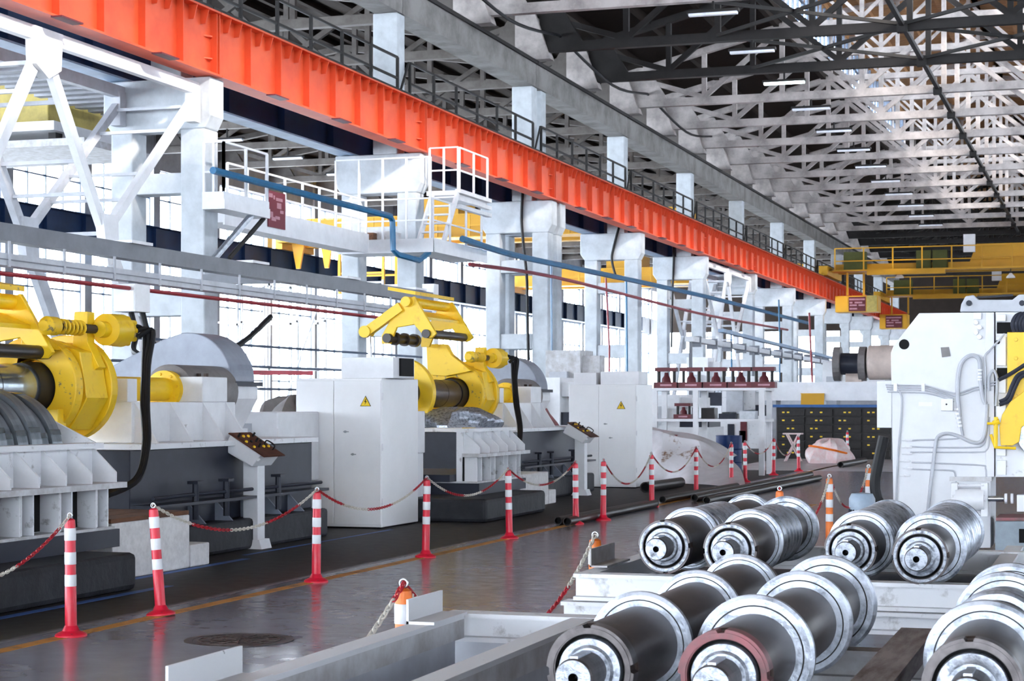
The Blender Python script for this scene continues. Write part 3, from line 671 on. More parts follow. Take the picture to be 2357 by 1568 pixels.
G1 = 'ribbed rolls on the back rack'
roll('ribbed_roll', 'ribbed steel roll at the rack corner by the orange bollard', -2.25, 9.52, 0.85, 0.14, 0.135, [(10.12, 0.175, 0.05), (11.85, 0.17, 0.06)], 12.0, ribs=[(10.30 + 0.11 * i, 0.165) for i in range(7)], group=G1, rim='face_steel')
roll('ribbed_roll', 'ribbed steel roll with a red-stained centre hole, larger end flange', -1.88, 9.42, 0.85, 0.14, 0.135, [(10.0, 0.178, 0.05), (11.12, 0.195, 0.06)], 11.3, ribs=[(10.14 + 0.10 * i, 0.172) for i in range(6)], group=G1, rim='face_steel')
roll('ribbed_roll', 'ribbed steel roll beside the blue-grey motor', -1.29, 9.60, 0.85, 0.135, 0.13, [(10.05, 0.18, 0.05), (11.3, 0.175, 0.05)], 11.45, ribs=[(10.2 + 0.115 * i, 0.172) for i in range(9)], group=G1, rim='face_steel')
roll('ribbed_roll', 'ribbed steel roll before the white press base', -0.91, 9.30, 0.85, 0.138, 0.13, [(9.83, 0.186, 0.06), (11.15, 0.186, 0.05)], 11.3, ribs=[(10.0 + 0.125 * i, 0.178) for i in range(9)], group=G1, rim='face_steel')
roll('flanged_roll', 'smooth dark roll with three bright flanges and grey lock nut', -1.50, 5.38, 0.80, 0.136, 0.128, [(6.0, 0.176, 0.035), (6.88, 0.172, 0.035), (7.72, 0.168, 0.035)], 8.0, group='flanged rolls in the foreground')
roll('flanged_roll', 'smooth dark roll with three bright flanges and reddish lock nut', -1.09, 5.37, 0.80, 0.138, 0.132, [(5.86, 0.192, 0.03), (6.76, 0.19, 0.035), (7.42, 0.196, 0.035)], 7.7, nut='red_primer', group='flanged rolls in the foreground')
roll('flanged_roll', 'smooth dark roll with wide worn flanges beside the grey timber', -0.38, 5.36, 0.80, 0.142, 0.135, [(5.92, 0.19, 0.05), (7.0, 0.185, 0.05), (7.4, 0.185, 0.05)], 7.7, ribs=[(6.5, 0.165), (6.62, 0.16)], group='flanged rolls in the foreground')
# ================================================================== MOTOR + HOSE BY THE PRESS
p = V((-2.05, 16.0, 0)); r = root('electric_motor', 'blue-grey upright electric motor beside the roll rack', 'motor', p)
MB().lathe(p, (0, 0, 1), [(0.45, 0.10), (0.72, 0.10)], 24).build('housing', 'motor_blue', r)
for k in range(20):
    a = k * math.pi / 10; MB().box(-0.004, 0.004, 0.10, 0.115, 0.47, 0.70).v
    c = V((math.cos(a), math.sin(a), 0)); MB().bar(p + c * 0.105 + V((0, 0, 0.47)), p + c * 0.105 + V((0, 0, 0.70)), 0.008, 0.02, up=c).build('fin', 'machine_grey', r)
MB().lathe(p, (0, 0, 1), [(0.72, 0.112), (0.79, 0.112), (0.835, 0.09), (0.845, 0.0)], 24).build('fan_cover', 'motor_blue', r)
MB().box(p.x - 0.09, p.x + 0.09, p.y - 0.09, p.y + 0.09, 0.0, 0.45).build('pedestal', 'base_blue_grey', r)
tag(MB().tube(smooth_path([atY(u, v, 17.0) for u, v in ((2075, 1330), (2050, 1230), (2030, 1170), (2018, 1145), (2014, 1110), (2022, 1060), (2034, 1005))]), 0.05, 10).build('bent_hose', 'black_rubber'), 'thick bent black hose standing beside the white press', 'hose')
# ================================================================== WHITE PRESS (right)
YP = 20.3
def Pp(u, v, dy=0.0): return atY(u, v, YP + dy)
pr = root('white_press', 'tall white press machine with chamfered frame plate and hydraulic pipes', 'press', Pp(2200, 1262))
MB().prism([Pp(2050, 812), Pp(2056, 796), Pp(2115, 721), Pp(2280, 719), Pp(2280, 1262), Pp(2057, 1262)], (0, 0.9, 0)).build('frame_plate', 'press_white', pr, bevel=0.008)
MB().prism([Pp(2018, 877), Pp(2052, 877), Pp(2052, 985), Pp(2018, 985)], (0, 0.5, 0)).build('side_box', 'press_white', pr, bevel=0.006)
MB().prism([Pp(2268, 719, -.03), Pp(2288, 719, -.03), Pp(2288, 1098, -.03), Pp(2268, 1098, -.03)], (0, 0.5, 0)).build('column_plate', 'press_white', pr, bevel=0.006)
MB().prism([Pp(2291, 719), Pp(2420, 719), Pp(2420, 1098), Pp(2291, 1098)], (0, 0.6, 0)).build('guide_column', 'worn_white', pr)
for v0, v1 in ((723, 740), (775, 842), (872, 905), (925, 1050), (1060, 1094)):
    MB().prism([Pp(2293, v0, -.05), Pp(2315, v0, -.05), Pp(2315, v1, -.05), Pp(2293, v1, -.05)], (0, 0.06, 0)).build('wear_plate', 'white_paint', pr, bevel=0.006)
for v0, v1 in ((742, 768), (847, 871)): MB().prism([Pp(2294, v0, -.012), Pp(2330, v0, -.012), Pp(2330, v1, -.012), Pp(2294, v1, -.012)], (0, 0.03, 0)).build('slot', 'black_gap', pr)
MB().lathe(Pp(2081, 793, 0.015), (0, -1, 0), [(0, 0.055), (0.02, 0.055)], 28, smooth=False).build('bore', 'black_gap', pr)
MB().lathe(Pp(2297, 788, 0.0), (0, -1, 0), [(0, 0.022), (0.055, 0.022)], 16, smooth=False).build('port', 'black_gap', pr)
MB().prism([Pp(2165, 800, .012), Pp(2184, 799, .012), Pp(2188, 820, .012), Pp(2168, 823, .012)], (0, -0.02, 0)).build('stain_patch', 'brown_grey', pr)
MB().prism([Pp(2240, 721, -.03), Pp(2258, 721, -.03), Pp(2258, 735, -.03), Pp(2240, 735, -.03)], (0, 0.05, 0)).build('key_block', 'worn_white', pr)
for k, (u, v) in enumerate(((2246, 743), (2254, 754), (2246, 766), (2254, 776))):
    MB().lathe(Pp(u, v), (0, -1, 0), [(0, 0.028), (0.03, 0.028), (0.034, 0.022)], 14).build('bolt_head', 'white_paint', pr)
def pipe(pts, rr=0.014, m='tray_grey', dy=-0.03, n=5, name='hydraulic_pipe'):
    return MB().tube(smooth_path([Pp(u, v, dy) for u, v in pts], n), rr, 8).build(name, m, pr)
for d in (0, 5, 10, 16): pipe([(2038 + d * .3, 886 + d), (2060, 887 + d), (2120, 888 + d), (2140, 891 + d), (2165, 899 + d * .9), (2195, 906 + d * 1.2)], 0.008, 'tray_grey')
for d in (0, 6): pipe([(2195, 906 + d), (2215, 903 + d), (2240, 893 + d), (2262, 889 + d), (2300, 876 + d)], 0.008, 'tray_grey')
pipe([(2047, 897), (2065, 898), (2075, 915), (2074, 960), (2068, 1030), (2064, 1100), (2061, 1170), (2058, 1225)], 0.010, 'tray_grey')
pipe([(2208, 960), (2204, 910), (2206, 860), (2215, 832), (2235, 818), (2252, 826), (2256, 850), (2257, 880), (2262, 915), (2268, 930)], 0.022, dy=-0.06)
pipe([(2208, 960), (2212, 985), (2216, 1003)], 0.014)
pipe([(2215, 1004), (2200, 1010), (2120, 1013), (2095, 1015)], 0.008)
pipe([(2272, 930), (2271, 960), (2266, 1000), (2255, 1018), (2235, 1018), (2205, 1004), (2178, 998), (2158, 1006), (2152, 1030), (2146, 1080), (2140, 1130), (2134, 1190)], 0.018, dy=-0.05)
pipe([(2276, 900), (2276, 870), (2285, 853), (2294, 868), (2294, 900), (2292, 935)], 0.016, dy=-0.07)
pipe([(2268, 930), (2268, 850), (2267, 820), (2280, 805), (2312, 768)], 0.010, dy=-0.07)
pipe([(2095, 1028), (2150, 1030), (2240, 1030), (2262, 1024), (2270, 1005), (2273, 960)], 0.008)
pipe([(2095, 1041), (2150, 1041), (2250, 1041), (2270, 1036), (2276, 1015), (2277, 960)], 0.008)
pipe([(2098, 1065), (2140, 1066), (2255, 1071), (2268, 1078), (2270, 1098)], 0.008)
pipe([(2098, 1080), (2150, 1082), (2185, 1083), (2197, 1088), (2200, 1110)], 0.008)
for (u, v) in ((2090, 1014), (2090, 1030), (2090, 1045), (2085, 1062), (2092, 1078), (2085, 1095)):
    f = MB(); f.tube([Pp(u - 14, v, -.03), Pp(u - 4, v, -.03)], 0.009, 6); f.tube([Pp(u - 4, v, -.03), Pp(u + 2, v, -.03)], 0.018, 6); f.tube([Pp(u + 2, v, -.03), Pp(u + 9, v, -.03)], 0.013, 6); f.build('pipe_fitting', 'worn_white', pr)
for (u, v) in ((2060, 892), (2124, 892)):
    MB().prism([Pp(u - 4, v - 9, -.045), Pp(u + 4, v - 9, -.045), Pp(u + 4, v + 9, -.045), Pp(u - 4, v + 9, -.045)], (0, 0.05, 0)).build('pipe_clamp', 'white_paint', pr)
for v in (940, 950, 960, 970, 978): MB().tube([Pp(2201 + (v - 940) * .2, v, -.06), Pp(2202 + (v - 940) * .2, v + 5, -.06)], 0.028, 8).build('hose_ferrule', 'worn_white', pr)
for v in (850, 858, 866, 872): MB().tube([Pp(2255, v, -.06), Pp(2255, v + 4, -.06)], 0.028, 8).build('hose_ferrule', 'worn_white', pr)
jb = MB().prism([Pp(2165, 918, -.06), Pp(2193, 918, -.06), Pp(2193, 946, -.06), Pp(2165, 946, -.06)], (0, 0.07, 0)).build('junction_box', 'white_paint', pr, bevel=0.005)
MB().lathe(Pp(2178, 931, -.062), (0, -1, 0), [(0, 0.010), (0.004, 0.010)], 12).build('knob', 'black_rubber', jb)
MB().prism([Pp(2114, 926, -.003), Pp(2145, 926, -.003), Pp(2145, 935, -.003), Pp(2114, 935, -.003)], (0, 0.004, 0)).build('name_plate', 'white_paint', pr)
# cylinder below, yellow arm and roll carriage at the right
for u in (2196, 2265):
    MB().prism([Pp(u - 8, 1112, -.12), Pp(u + 8, 1112, -.12), Pp(u + 8, 1190, -.12), Pp(u - 8, 1190, -.12)], (0, 0.12, 0)).build('cylinder_flange', 'worn_white', pr, bevel=0.005)
MB().lathe(Pp(2200, 1150, -.06), (Pp(2265, 1150) - Pp(2200, 1150)), [(0, 0.12), ((Pp(2265, 1150) - Pp(2200, 1150)).length, 0.12)], 24).build('hydraulic_cylinder', 'white_paint', pr)
for v in (1118, 1184): MB().tube([Pp(2196, v, -.1), Pp(2265, v, -.1)], 0.013, 6).build('tie_rod', 'worn_white', pr)
MB().tube([Pp(2270, 1148, -.06), Pp(2310, 1148, -.06)], 0.03, 12).build('piston_rod', 'shiny_steel', pr)
for u in (2312, 2326): MB().tube([Pp(u, 1148, -.06), Pp(u + 6, 1148, -.06)], 0.055, 14).build('coupling_disc', 'worn_white', pr)
MB().prism([Pp(2340, 1140, -.12), Pp(2400, 1140, -.12), Pp(2400, 1178, -.12), Pp(2340, 1178, -.12)], (0, 0.2, 0)).build('slide_block', 'white_paint', pr)
MB().prism([Pp(2185, 1098, -.05), Pp(2282, 1098, -.05), Pp(2282, 1108, -.05), Pp(2185, 1108, -.05)], (0, 0.1, 0)).build('bracket', 'grimy_white', pr)
MB().prism([Pp(2290, 1200, -.3), Pp(2420, 1200, -.3), Pp(2420, 1275, -.3), Pp(2290, 1275, -.3)], (0, 1.0, 0)).build('bed', 'base_blue_grey', pr, bevel=0.01)
MB().prism([Pp(2345, 1218, -.32), Pp(2420, 1218, -.32), Pp(2420, 1250, -.32), Pp(2345, 1250, -.32)], (0, 0.04, 0)).build('bed_opening', 'black_gap', pr)
MB().prism([Pp(2292, 1192, -.28), Pp(2420, 1192, -.28), Pp(2420, 1199, -.28), Pp(2292, 1199, -.28)], (0, 0.7, 0)).build('red_rail', 'red_primer', pr)
MB().prism([Pp(2318, 765, -.1), Pp(2420, 765, -.1), Pp(2420, 920, -.1), Pp(2318, 920, -.1)], (0, 0.12, 0)).build('yellow_plate', 'machine_yellow', pr, bevel=0.004)
for v in (782, 825, 912): MB().lathe(Pp(2338, v, -.1), (0, -1, 0), [(0, 0.022), (0.02, 0.02)], 6, smooth=False).build('plate_bolt', 'machine_yellow', pr)
MB().prism([Pp(2303, 1026, -.18), Pp(2300, 985, -.18), Pp(2306, 955, -.18), Pp(2325, 925, -.18), Pp(2357, 900, -.18), Pp(2400, 890, -.18), Pp(2400, 960, -.18), Pp(2370, 968, -.18), Pp(2350, 985, -.18), Pp(2345, 1018, -.18), Pp(2330, 1026, -.18)], (0, 0.10, 0)).build('curved_arm', 'machine_yellow', pr, bevel=0.006)
b = MB(); b.tube([Pp(2272, 975, -.22), Pp(2285, 975, -.22)], 0.014, 8); b.tube([Pp(2285, 975, -.22), Pp(2300, 970, -.22)], 0.028, 8); b.tube([Pp(2292, 960, -.22), Pp(2291, 1028, -.22)], 0.022, 8); b.tube([Pp(2280, 1000, -.22), Pp(2290, 1030, -.22), Pp(2338, 1032, -.22)], 0.016, 8); b.build('grease_valve', 'machine_yellow', pr)
MB().lathe(Pp(2395, 1000, -.12), (0, 1, 0), [(0, 0.04), (0, 0.24), (0.02, 0.25), (0.06, 0.25)], 40, smooth=False).build('press_roll', 'flange_steel', pr)
for pts in ([(2300, 925), (2318, 915), (2330, 885), (2345, 862), (2380, 850)], [(2300, 932), (2322, 922), (2336, 892), (2350, 868), (2380, 858)], [(2298, 875), (2330, 858), (2380, 825)]):
    pipe(pts, 0.02, 'machine_grey', -0.16, name='black_hose')
MB().prism([Pp(2212, 700, .1), Pp(2222, 682, .1), Pp(2240, 679, .1), Pp(2252, 690, .1), Pp(2330, 690, .1), Pp(2345, 678, .1), Pp(2420, 678, .1), Pp(2420, 718, .1), Pp(2209, 718, .1)], (0, 0.4, 0)).build('top_carriage', 'tray_grey', pr, bevel=0.01)
for u in (2230, 2352): MB().lathe(Pp(u, 698, .1), (0, -1, 0), [(0, 0.03), (0.02, 0.03), (0.02, 0.012), (0.035, 0.012)], 18).build('pivot_pin', 'machine_grey', pr)
tag_chain = MB()
for i in range(22): tag_chain.lathe(Pp(2245 + i * 4, 685 - 0.25 * i, .2), (0, 1, 0), [(-0.01, 0.012), (0.01, 0.012)], 8)
tag_chain.build('drive_chain', 'machine_grey', pr)
for i in range(4):
    MB().tube(smooth_path([Pp(2334 + i * 8, 764, -.05), Pp(2330 + i * 8, 745, -.08), Pp(2338 + i * 8, 728, -.05), Pp(2350 + i * 8, 722, 0)]), 0.022, 8).build('cable_loop', 'machine_grey', pr)
# ================================================================== RECOILER MACHINES
def recoiler(dy, tagname, lift, coil):
    y0 = 15.7 + dy; AX, AZ = -10.0, 1.76; ay = (0, 1, 0)
    Y = 'machine_yellow'
    # ---------------- concrete plinths
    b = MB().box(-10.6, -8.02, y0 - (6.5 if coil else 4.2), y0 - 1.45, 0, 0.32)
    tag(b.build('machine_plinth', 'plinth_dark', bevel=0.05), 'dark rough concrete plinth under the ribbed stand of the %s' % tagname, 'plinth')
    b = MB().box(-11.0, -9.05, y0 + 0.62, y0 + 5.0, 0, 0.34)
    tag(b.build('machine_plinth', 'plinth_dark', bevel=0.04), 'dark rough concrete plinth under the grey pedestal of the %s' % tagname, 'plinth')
    # ---------------- ribbed stand
    s = root('ribbed_stand', 'white ribbed steel stand with triangular gussets beside the %s' % tagname, 'machine stand', (-9.2, y0 - 2, 0.32))
    ya, yb = y0 - 3.1, y0 - 0.95
    MB().box(-10.4, -8.5, ya, yb + 0.03, 0.32, 0.48).build('base_block', 'machine_grey', s)
    MB().box(-10.4, -8.53, ya, yb, 0.48, 0.505).build('bottom_flange', 'grimy_white', s)
    MB().box(-8.84, -8.74, ya, yb, 0.505, 1.2).build('back_plate', 'worn_white', s); MB().box(-10.4, -10.3, ya, yb, 0.505, 1.2).build('back_plate', 'worn_white', s)
    MB().box(-8.75, -8.735, ya, yb, 0.51, 0.85).build('dark_backing', 'black_gap', s)
    MB().box(-8.75, -8.44, ya - 0.02, yb + 0.06, 0.85, 0.90).build('mid_flange', 'grimy_white', s)
    MB().box(-8.86, -8.66, ya - 0.02, yb + 0.03, 1.2, 1.25).build('top_plate', 'worn_white', s)
    n = 6
    for i in range(n):
        yy = ya + 0.02 + (yb - ya - 0.06) * i / (n - 1)
        MB().prism([(-8.74, yy, 1.2), (-8.725, yy, 1.2), (-8.50, yy, 0.99), (-8.50, yy, 0.9), (-8.74, yy, 0.9)], (0, 0.022, 0)).build('gusset', 'white_paint', s)
    for i in range(4):
        yy = ya + 0.05 + (yb - ya - 0.35) * i / 3
        for d in (0, 0.1, 0.2):
            MB().box(-8.735, -8.55 - 0.05 * (d == 0.1), yy + d, yy + d + 0.02, 0.505, 0.85).build('channel_web', 'worn_white', s)
        MB().box(-8.69, -8.67, yy + 0.02, yy + 0.2, 0.505, 0.85).build('channel_face', 'grimy_white', s)
    MB().prism([(-9.3, yb + 0.06, 0.9), (-8.75, yb + 0.06, 0.9), (-8.75, yb + 0.06, 1.25), (-9.3, yb + 0.06, 1.5)], (0, -0.03, 0)).build('end_gusset', 'worn_white', s)
    # ---------------- front block in white
    f = root('white_front_block', 'white box housing with round cover before the %s' % tagname, 'machine housing', (-9.8, y0 - 4, 0.32))
    MB().box(-10.6, -9.15, y0 - 3.98, y0 - 3.53, 0.92, 1.5).build('upper_box', 'white_paint', f, bevel=0.01)
    MB().box(-9.3, -9.12, y0 - 4.00, y0 - 3.68, 0.32, 0.92).build('support_post', 'white_paint', f)
    MB().box(-10.4, -9.45, y0 - 3.88, y0 - 3.58, 0.32, 0.75).build('lower_box', 'white_paint', f, bevel=0.02)
    MB().lathe((-9.72, y0 - 3.88, 0.68), (0, -1, 0), [(0, 0.21), (0.06, 0.21), (0.07, 0.19), (0.07, 0.0)], 32).build('round_cover', 'white_paint', f)
    MB().box(-10.4, -9.3, y0 - 3.68, y0 - 3.58, 0.75, 0.92).build('gap', 'black_gap', f)
    # ---------------- slit steel coil rings
    if coil:
        for i in range(12):
            yy = y0 - 3.35 + i * 0.18; rr = 0.57 - 0.02 * ((i * 5) % 3)
            zc = 0.61
            t = root('slit_coil', 'narrow slit steel coil lying in a row on the ribbed stand', 'steel coil', (-9.45, yy, zc), 'slit coils on the ribbed stand')
            MB().ringsolid((-9.45, yy, zc + rr), ay, 0.3, rr, 0.158, 64).build('strip_winding', 'coil_steel', t)
            for a in (20, 75, 140): 
                aa = math.radians(a); c = V((-9.45 + math.cos(aa) * (rr + 0.003), yy - 0.004, zc + rr + math.sin(aa) * (rr + 0.003)))
                MB().bar(c, c + V((0, 0.166, 0)), 0.05, 0.004, up=V((math.cos(aa), 0, math.sin(aa)))).build('strap', 'strip_steel', t)
            if i % 3 != 1: MB().ringsolid((-9.45, yy + 0.02, zc + rr), ay, rr + 0.001, rr + 0.004, 0.12, 12, math.radians(28 + 9 * i), math.radians(48 + 9 * i)).build('paper_strip', 'reflective_white', t)
    MB().box(-10.2, -8.85, ya - 0.25, yb, 0.505, 0.605).build('coil_bed', 'machine_grey', s)
    # ---------------- reel
    m = root('recoiler', 'yellow and white %s with grey gear hood' % tagname, 'recoiler', (AX, y0 + 1.5, 0.34))
    O = V((AX, y0, AZ))
    MB().lathe(O, ay, [(-2.6, 0.19), (-2.6, 0.215), (-0.18, 0.215)], 40).build('mandrel', 'strip_steel' if coil else 'dark_steel', m)
    MB().lathe(O, ay, [(-0.2, 0.235), (-0.02, 0.25), (0.1, 0.25)], 40).build('mandrel_collar', 'dark_pad', m)
    for yy in (-2.0, -1.4, -0.8): MB().torus(O + V((0, yy, 0)), ay, 0.215, 0.004, 36, 4).build('groove', 'dark_pad', m)
    MB().ringsolid(O, ay, 0.265, 0.50, 0.14, 48, math.radians(-130), math.radians(215)).build('jaw_ring', 'worn_yellow', m, bevel=0.012)
    MB().ringsolid(O + V((0, 0.3, 0)), ay, 0.2, 0.47, 0.1, 48).build('jaw_ring', Y, m, bevel=0.01)
    MB().ringsolid(O + V((0, 0.62, 0)), ay, 0.15, 0.53, 0.12, 48).build('jaw_ring', Y, m, bevel=0.01)
    MB().prism([O + V((0.1, 0.2, 0.45)), O + V((0.42, 0.2, 0.35)), O + V((0.5, 0.2, -0.1)), O + V((0.3, 0.2, -0.42)), O + V((0.1, 0.2, -0.2))], (0, 0.4, 0)).build('jaw_web', Y, m, bevel=0.01)
    MB().lathe(O + V((0.33, 0.2, 0)), (0, -1, 0), [(0, 0.055), (0.03, 0.055), (0.03, 0.03), (0.05, 0.03)], 16).build('pivot_pin', Y, m)
    MB().box(AX + 0.18, AX + 0.36, y0 - 0.1, y0 + 0.05, 1.0, 1.55).build('jaw_foot', Y, m, bevel=0.006)
    MB().prism([O + V((0.22, 0.42, 0.75)), O + V((0.37, 0.42, 0.75)), O + V((0.37, 0.42, 0.45)), O + V((0.5, 0.42, 0.2)), O + V((0.3, 0.42, 0.1)), O + V((0.2, 0.42, 0.42))], (0, 0.14, 0)).build('motor_bracket', Y, m, bevel=0.006)
    # hydraulic motor with castellated end
    M0 = O + V((0.45, 0.5, 0.58))
    MB().lathe(M0, ay, [(0.0, 0.08), (0.12, 0.08), (0.13, 0.16), (0.42, 0.165), (0.44, 0.15), (0.52, 0.13), (0.55, 0.05)], 32).build('hydraulic_motor', Y, m)
    for k in range(9):
        a = 2 * math.pi * k / 9; MB().lathe(M0 + V((math.cos(a) * 0.125, 0.43, math.sin(a) * 0.125)), ay, [(0, 0.028), (0.11, 0.028), (0.12, 0.018)], 8).build('motor_bolt', Y, m)
    b = MB()
    for k in range(6): b.torus(M0 + V((-0.05, -0.62 + k * 0.07, 0.0)), ay, 0.06, 0.018, 20, 6)
    b.build('screw_spring', 'worn_yellow', m)
    MB().tube([M0 + V((-0.05, -0.8, 0)), M0 + V((-0.05, 0.05, 0))], 0.045, 10).build('screw_shaft', 'dark_steel', m)
    MB().lathe(M0 + V((-0.05, -0.92, 0)), ay, [(0, 0.05), (0.05, 0.09), (0.2, 0.09), (0.24, 0.05)], 16).build('screw_nut', 'worn_yellow', m)
    # clamp arm with rollers, above the mandrel
    z = 2.45 + lift; xa = AX + 0.0
    MB().tube([(xa, y0 - 2.1, z + 0.12), (xa, y0 - 0.25, z + 0.12)], 0.075, 14).build('arm_tube', Y, m)
    MB().prism([(xa - 0.32, y0 - 2.0, z + 0.3), (xa + 0.12, y0 - 2.0, z + 0.22), (xa + 0.12, y0 - 0.3, z + 0.22), (xa - 0.32, y0 - 0.3, z + 0.3)], (0, 0, 0.05)).build('arm_cover', 'worn_yellow', m)
    for yy, nm in ((y0 - 2.0, 'arm_plate'), (y0 - 0.35, 'arm_plate')):
        MB().prism([(xa - 0.12, yy, z + 0.12), (xa + 0.1, yy, z + 0.2), (xa + 0.45, yy, z - 0.36), (xa + 0.38, yy, z - 0.42), (xa + 0.28, yy, z - 0.42), (xa + 0.1, yy, z - 0.22), (xa - 0.18, yy, z - 0.26), (xa - 0.28, yy, z - 0.5), (xa - 0.42, yy, z - 0.5), (xa - 0.42, yy, z - 0.38)], (0, 0.06, 0)).build(nm, Y, m, bevel=0.006)
    MB().prism([(xa - 0.1, y0 - 1.9, z + 0.02), (xa + 0.22, y0 - 1.9, z - 0.1), (xa + 0.22, y0 - 1.9, z - 0.14), (xa - 0.1, y0 - 1.9, z - 0.06)], (0, 1.55, 0)).build('arm_web', Y, m)
    MB().tube([(xa + 0.3, y0 - 2.05, z - 0.36), (xa + 0.3, y0 - 0.2, z - 0.36)], 0.065, 18).build('press_roller', 'pipe_dark', m)
    b = MB()
    b.lathe((xa - 0.3, y0 - 2.1, z - 0.42), ay, [(0, 0.07), (0.3, 0.07), (0.3, 0.10), (0.36, 0.10), (0.36, 0.07), (0.7, 0.07), (0.7, 0.10), (0.76, 0.10), (0.76, 0.07), (1.1, 0.07), (1.1, 0.10), (1.2, 0.10)], 20)
    b.build('press_roller', 'pipe_dark', m)
    # arm root: neck plate to the jaw, left lever and cylinder
    MB().prism([(xa - 0.42, y0 - 0.1, z - 0.45), (xa - 0.1, y0 - 0.1, z - 0.45), (xa + 0.0, y0 - 0.1, AZ + 0.62), (xa + 0.34, y0 - 0.1, AZ + 0.36), (xa - 0.1, y0 - 0.1, AZ + 0.28), (xa - 0.4, y0 - 0.1, AZ + 0.3)], (0, 0.16, 0)).build('arm_neck', Y, m, bevel=0.008)
    MB().bar((xa - 0.1, y0 - 2.0, z + 0.05), (xa - 0.62, y0 - 2.0, z - 0.3), 0.12, 0.14).build('lever', Y, m)
    MB().lathe((xa - 0.66, y0 - 2.1, z - 0.32), ay, [(0, 0.09), (0.2, 0.09)], 18).build('lever_boss', Y, m)
    MB().tube([(xa - 0.62, y0 - 2.0, z - 0.35), (xa - 0.6, y0 - 2.0, z - 0.75)], 0.03, 10).build('piston_rod', 'shiny_steel', m)
    MB().tube([(xa - 0.6, y0 - 2.0, z - 0.72), (xa - 0.58, y0 - 2.0, AZ - 0.2)], 0.075, 14).build('clamp_cylinder', Y, m)
    if not coil: MB().ringsolid(O + V((-0.1, -2.05, 0)), ay, 0.3, 0.52, 0.14, 40, math.radians(-60), math.radians(150)).build('front_jaw', Y, m, bevel=0.01)
    if not coil: MB().box(AX + 0.0, AX + 0.17, y0 - 2.12, y0 - 1.9, 1.26, 1.62).build('jaw_foot', Y, m, bevel=0.006)
    # drive shaft, bearing, white bed, hood
    MB().lathe(O, ay, [(0.7, 0.13), (2.62, 0.13), (2.63, 0.21), (2.74, 0.21)], 32).build('drive_shaft', Y, m)
    for k in range(8):
        a = 2 * math.pi * k / 8 + 0.2; MB().lathe(O + V((math.cos(a) * 0.17, 2.63, math.sin(a) * 0.17)), (0, -1, 0), [(0, 0.018), (0.02, 0.018)], 6).build('flange_bolt', 'worn_yellow', m)
    MB().lathe(O + V((0, 0, -0.02)), ay, [(2.75, 0.27), (2.76, 0.30), (3.88, 0.30)], 32).build('bearing_housing', 'brown_grey', m)
    MB().box(AX + 0.1, AX + 0.42, y0 + 2.8, y0 + 3.2, AZ - 0.3, AZ + 0.12).build('bearing_cap', 'brown_grey', m, bevel=0.02)
    for k in range(3): MB().lathe((AX + 0.18 + 0.09 * k, y0 + 2.95, AZ + 0.12), (0, 0, 1), [(0, 0.03), (0.06, 0.03)], 6, smooth=False).build('cap_bolt', 'dark_steel', m)
    hz = 1.86; P = [V((-11.5, y0 + 3.9, hz)), V((-11.45, y0 + 3.9, hz + 0.16)), V((-10.7, y0 + 3.9, hz + 0.5))] + arc(-10.38, hz, 0.58, 97, 0, 14, y0 + 3.9)
    MB().prism(P, (0, 0.62, 0)).build('gear_hood', 'hood_grey', m, bevel=0.012)
    MB().box(-11.55, -9.72, y0 + 3.85, y0 + 4.57, hz - 0.05, hz).build('hood_flange', 'machine_grey', m)
    MB().prism([(-10.9, y0 + 3.9, hz - 0.05), (-9.75, y0 + 3.9, hz - 0.05), (-9.75, y0 + 3.9, hz - 0.2), (-10.0, y0 + 3.9, 1.22), (-10.9, y0 + 3.9, 1.22)], (0, 0.6, 0)).build('gear_case', 'white_paint', m, bevel=0.01)
    for k in range(9): MB().lathe((-11.3 + 0.18 * k, y0 + 3.88, hz - 0.09), (0, 0, 1), [(0, 0.018), (0.07, 0.018)], 6).build('hood_bolt', 'machine_grey', m)
    MB().box(-10.7, -9.55, y0 + 1.15, y0 + 3.5, 1.2, 1.62).build('bed', 'white_paint', m, bevel=0.01)
    MB().box(-10.7, -9.55, y0 + 2.7, y0 + 3.3, 1.62, 1.9).build('bearing_block', 'white_paint', m, bevel=0.01)
    MB().box(-9.75, -9.6, y0 + 1.15, y0 + 1.35, 1.62, 1.86).build('bed_horn', 'white_paint', m, bevel=0.008)
    for yy in (1.2, 1.95, 2.7, 3.25): MB().prism([(-9.55, y0 + yy, 1.2), (-9.28, y0 + yy, 1.2), (-9.55, y0 + yy, 1.62)], (0, 0.03, 0)).build('bed_gusset', 'white_paint', m)
    MB().lathe((-9.55, y0 + 2.3, 1.34), (1, 0, 0), [(0, 0.04), (0.03, 0.04)], 16).build('bed_plug', 'white_paint', m)
    MB().box(-10.9, -9.18, y0 + 0.75, y0 + 5.0, 1.14, 1.2).build('bed_flange', 'worn_white', m, bevel=0.006)
    MB().box(-10.9, -9.27, y0 + 0.62, y0 + 5.0, 0.34, 1.14).build('pedestal', 'machine_grey', m, bevel=0.01)
    MB().box(-9.27, -9.0, y0 + 0.62, y0 + 4.9, 0.56, 0.59).build('ledge', 'machine_grey', m)
    for k in range(6): MB().prism([(-9.27, y0 + 1.2 + k * 0.62, 0.56), (-9.06, y0 + 1.2 + k * 0.62, 0.34), (-9.27, y0 + 1.2 + k * 0.62, 0.34)], (0, 0.025, 0)).build('pedestal_gusset', 'hood_grey', m)
    MB().tube([(-9.06, y0 + 0.7, 0.66), (-9.06, y0 + 4.8, 0.66)], 0.02, 8).build('oil_pipe', 'machine_grey', m)
    for k, yy in enumerate((1.6, 2.3, 3.6)):
        b = MB(); b.tube([(-9.06, y0 + yy, 0.4), (-9.06, y0 + yy, 0.78)], 0.035, 8); b.box(-9.12, -9.0, y0 + yy - 0.07, y0 + yy + 0.07, 0.77, 0.80); b.build('pipe_valve', 'machine_grey', m)
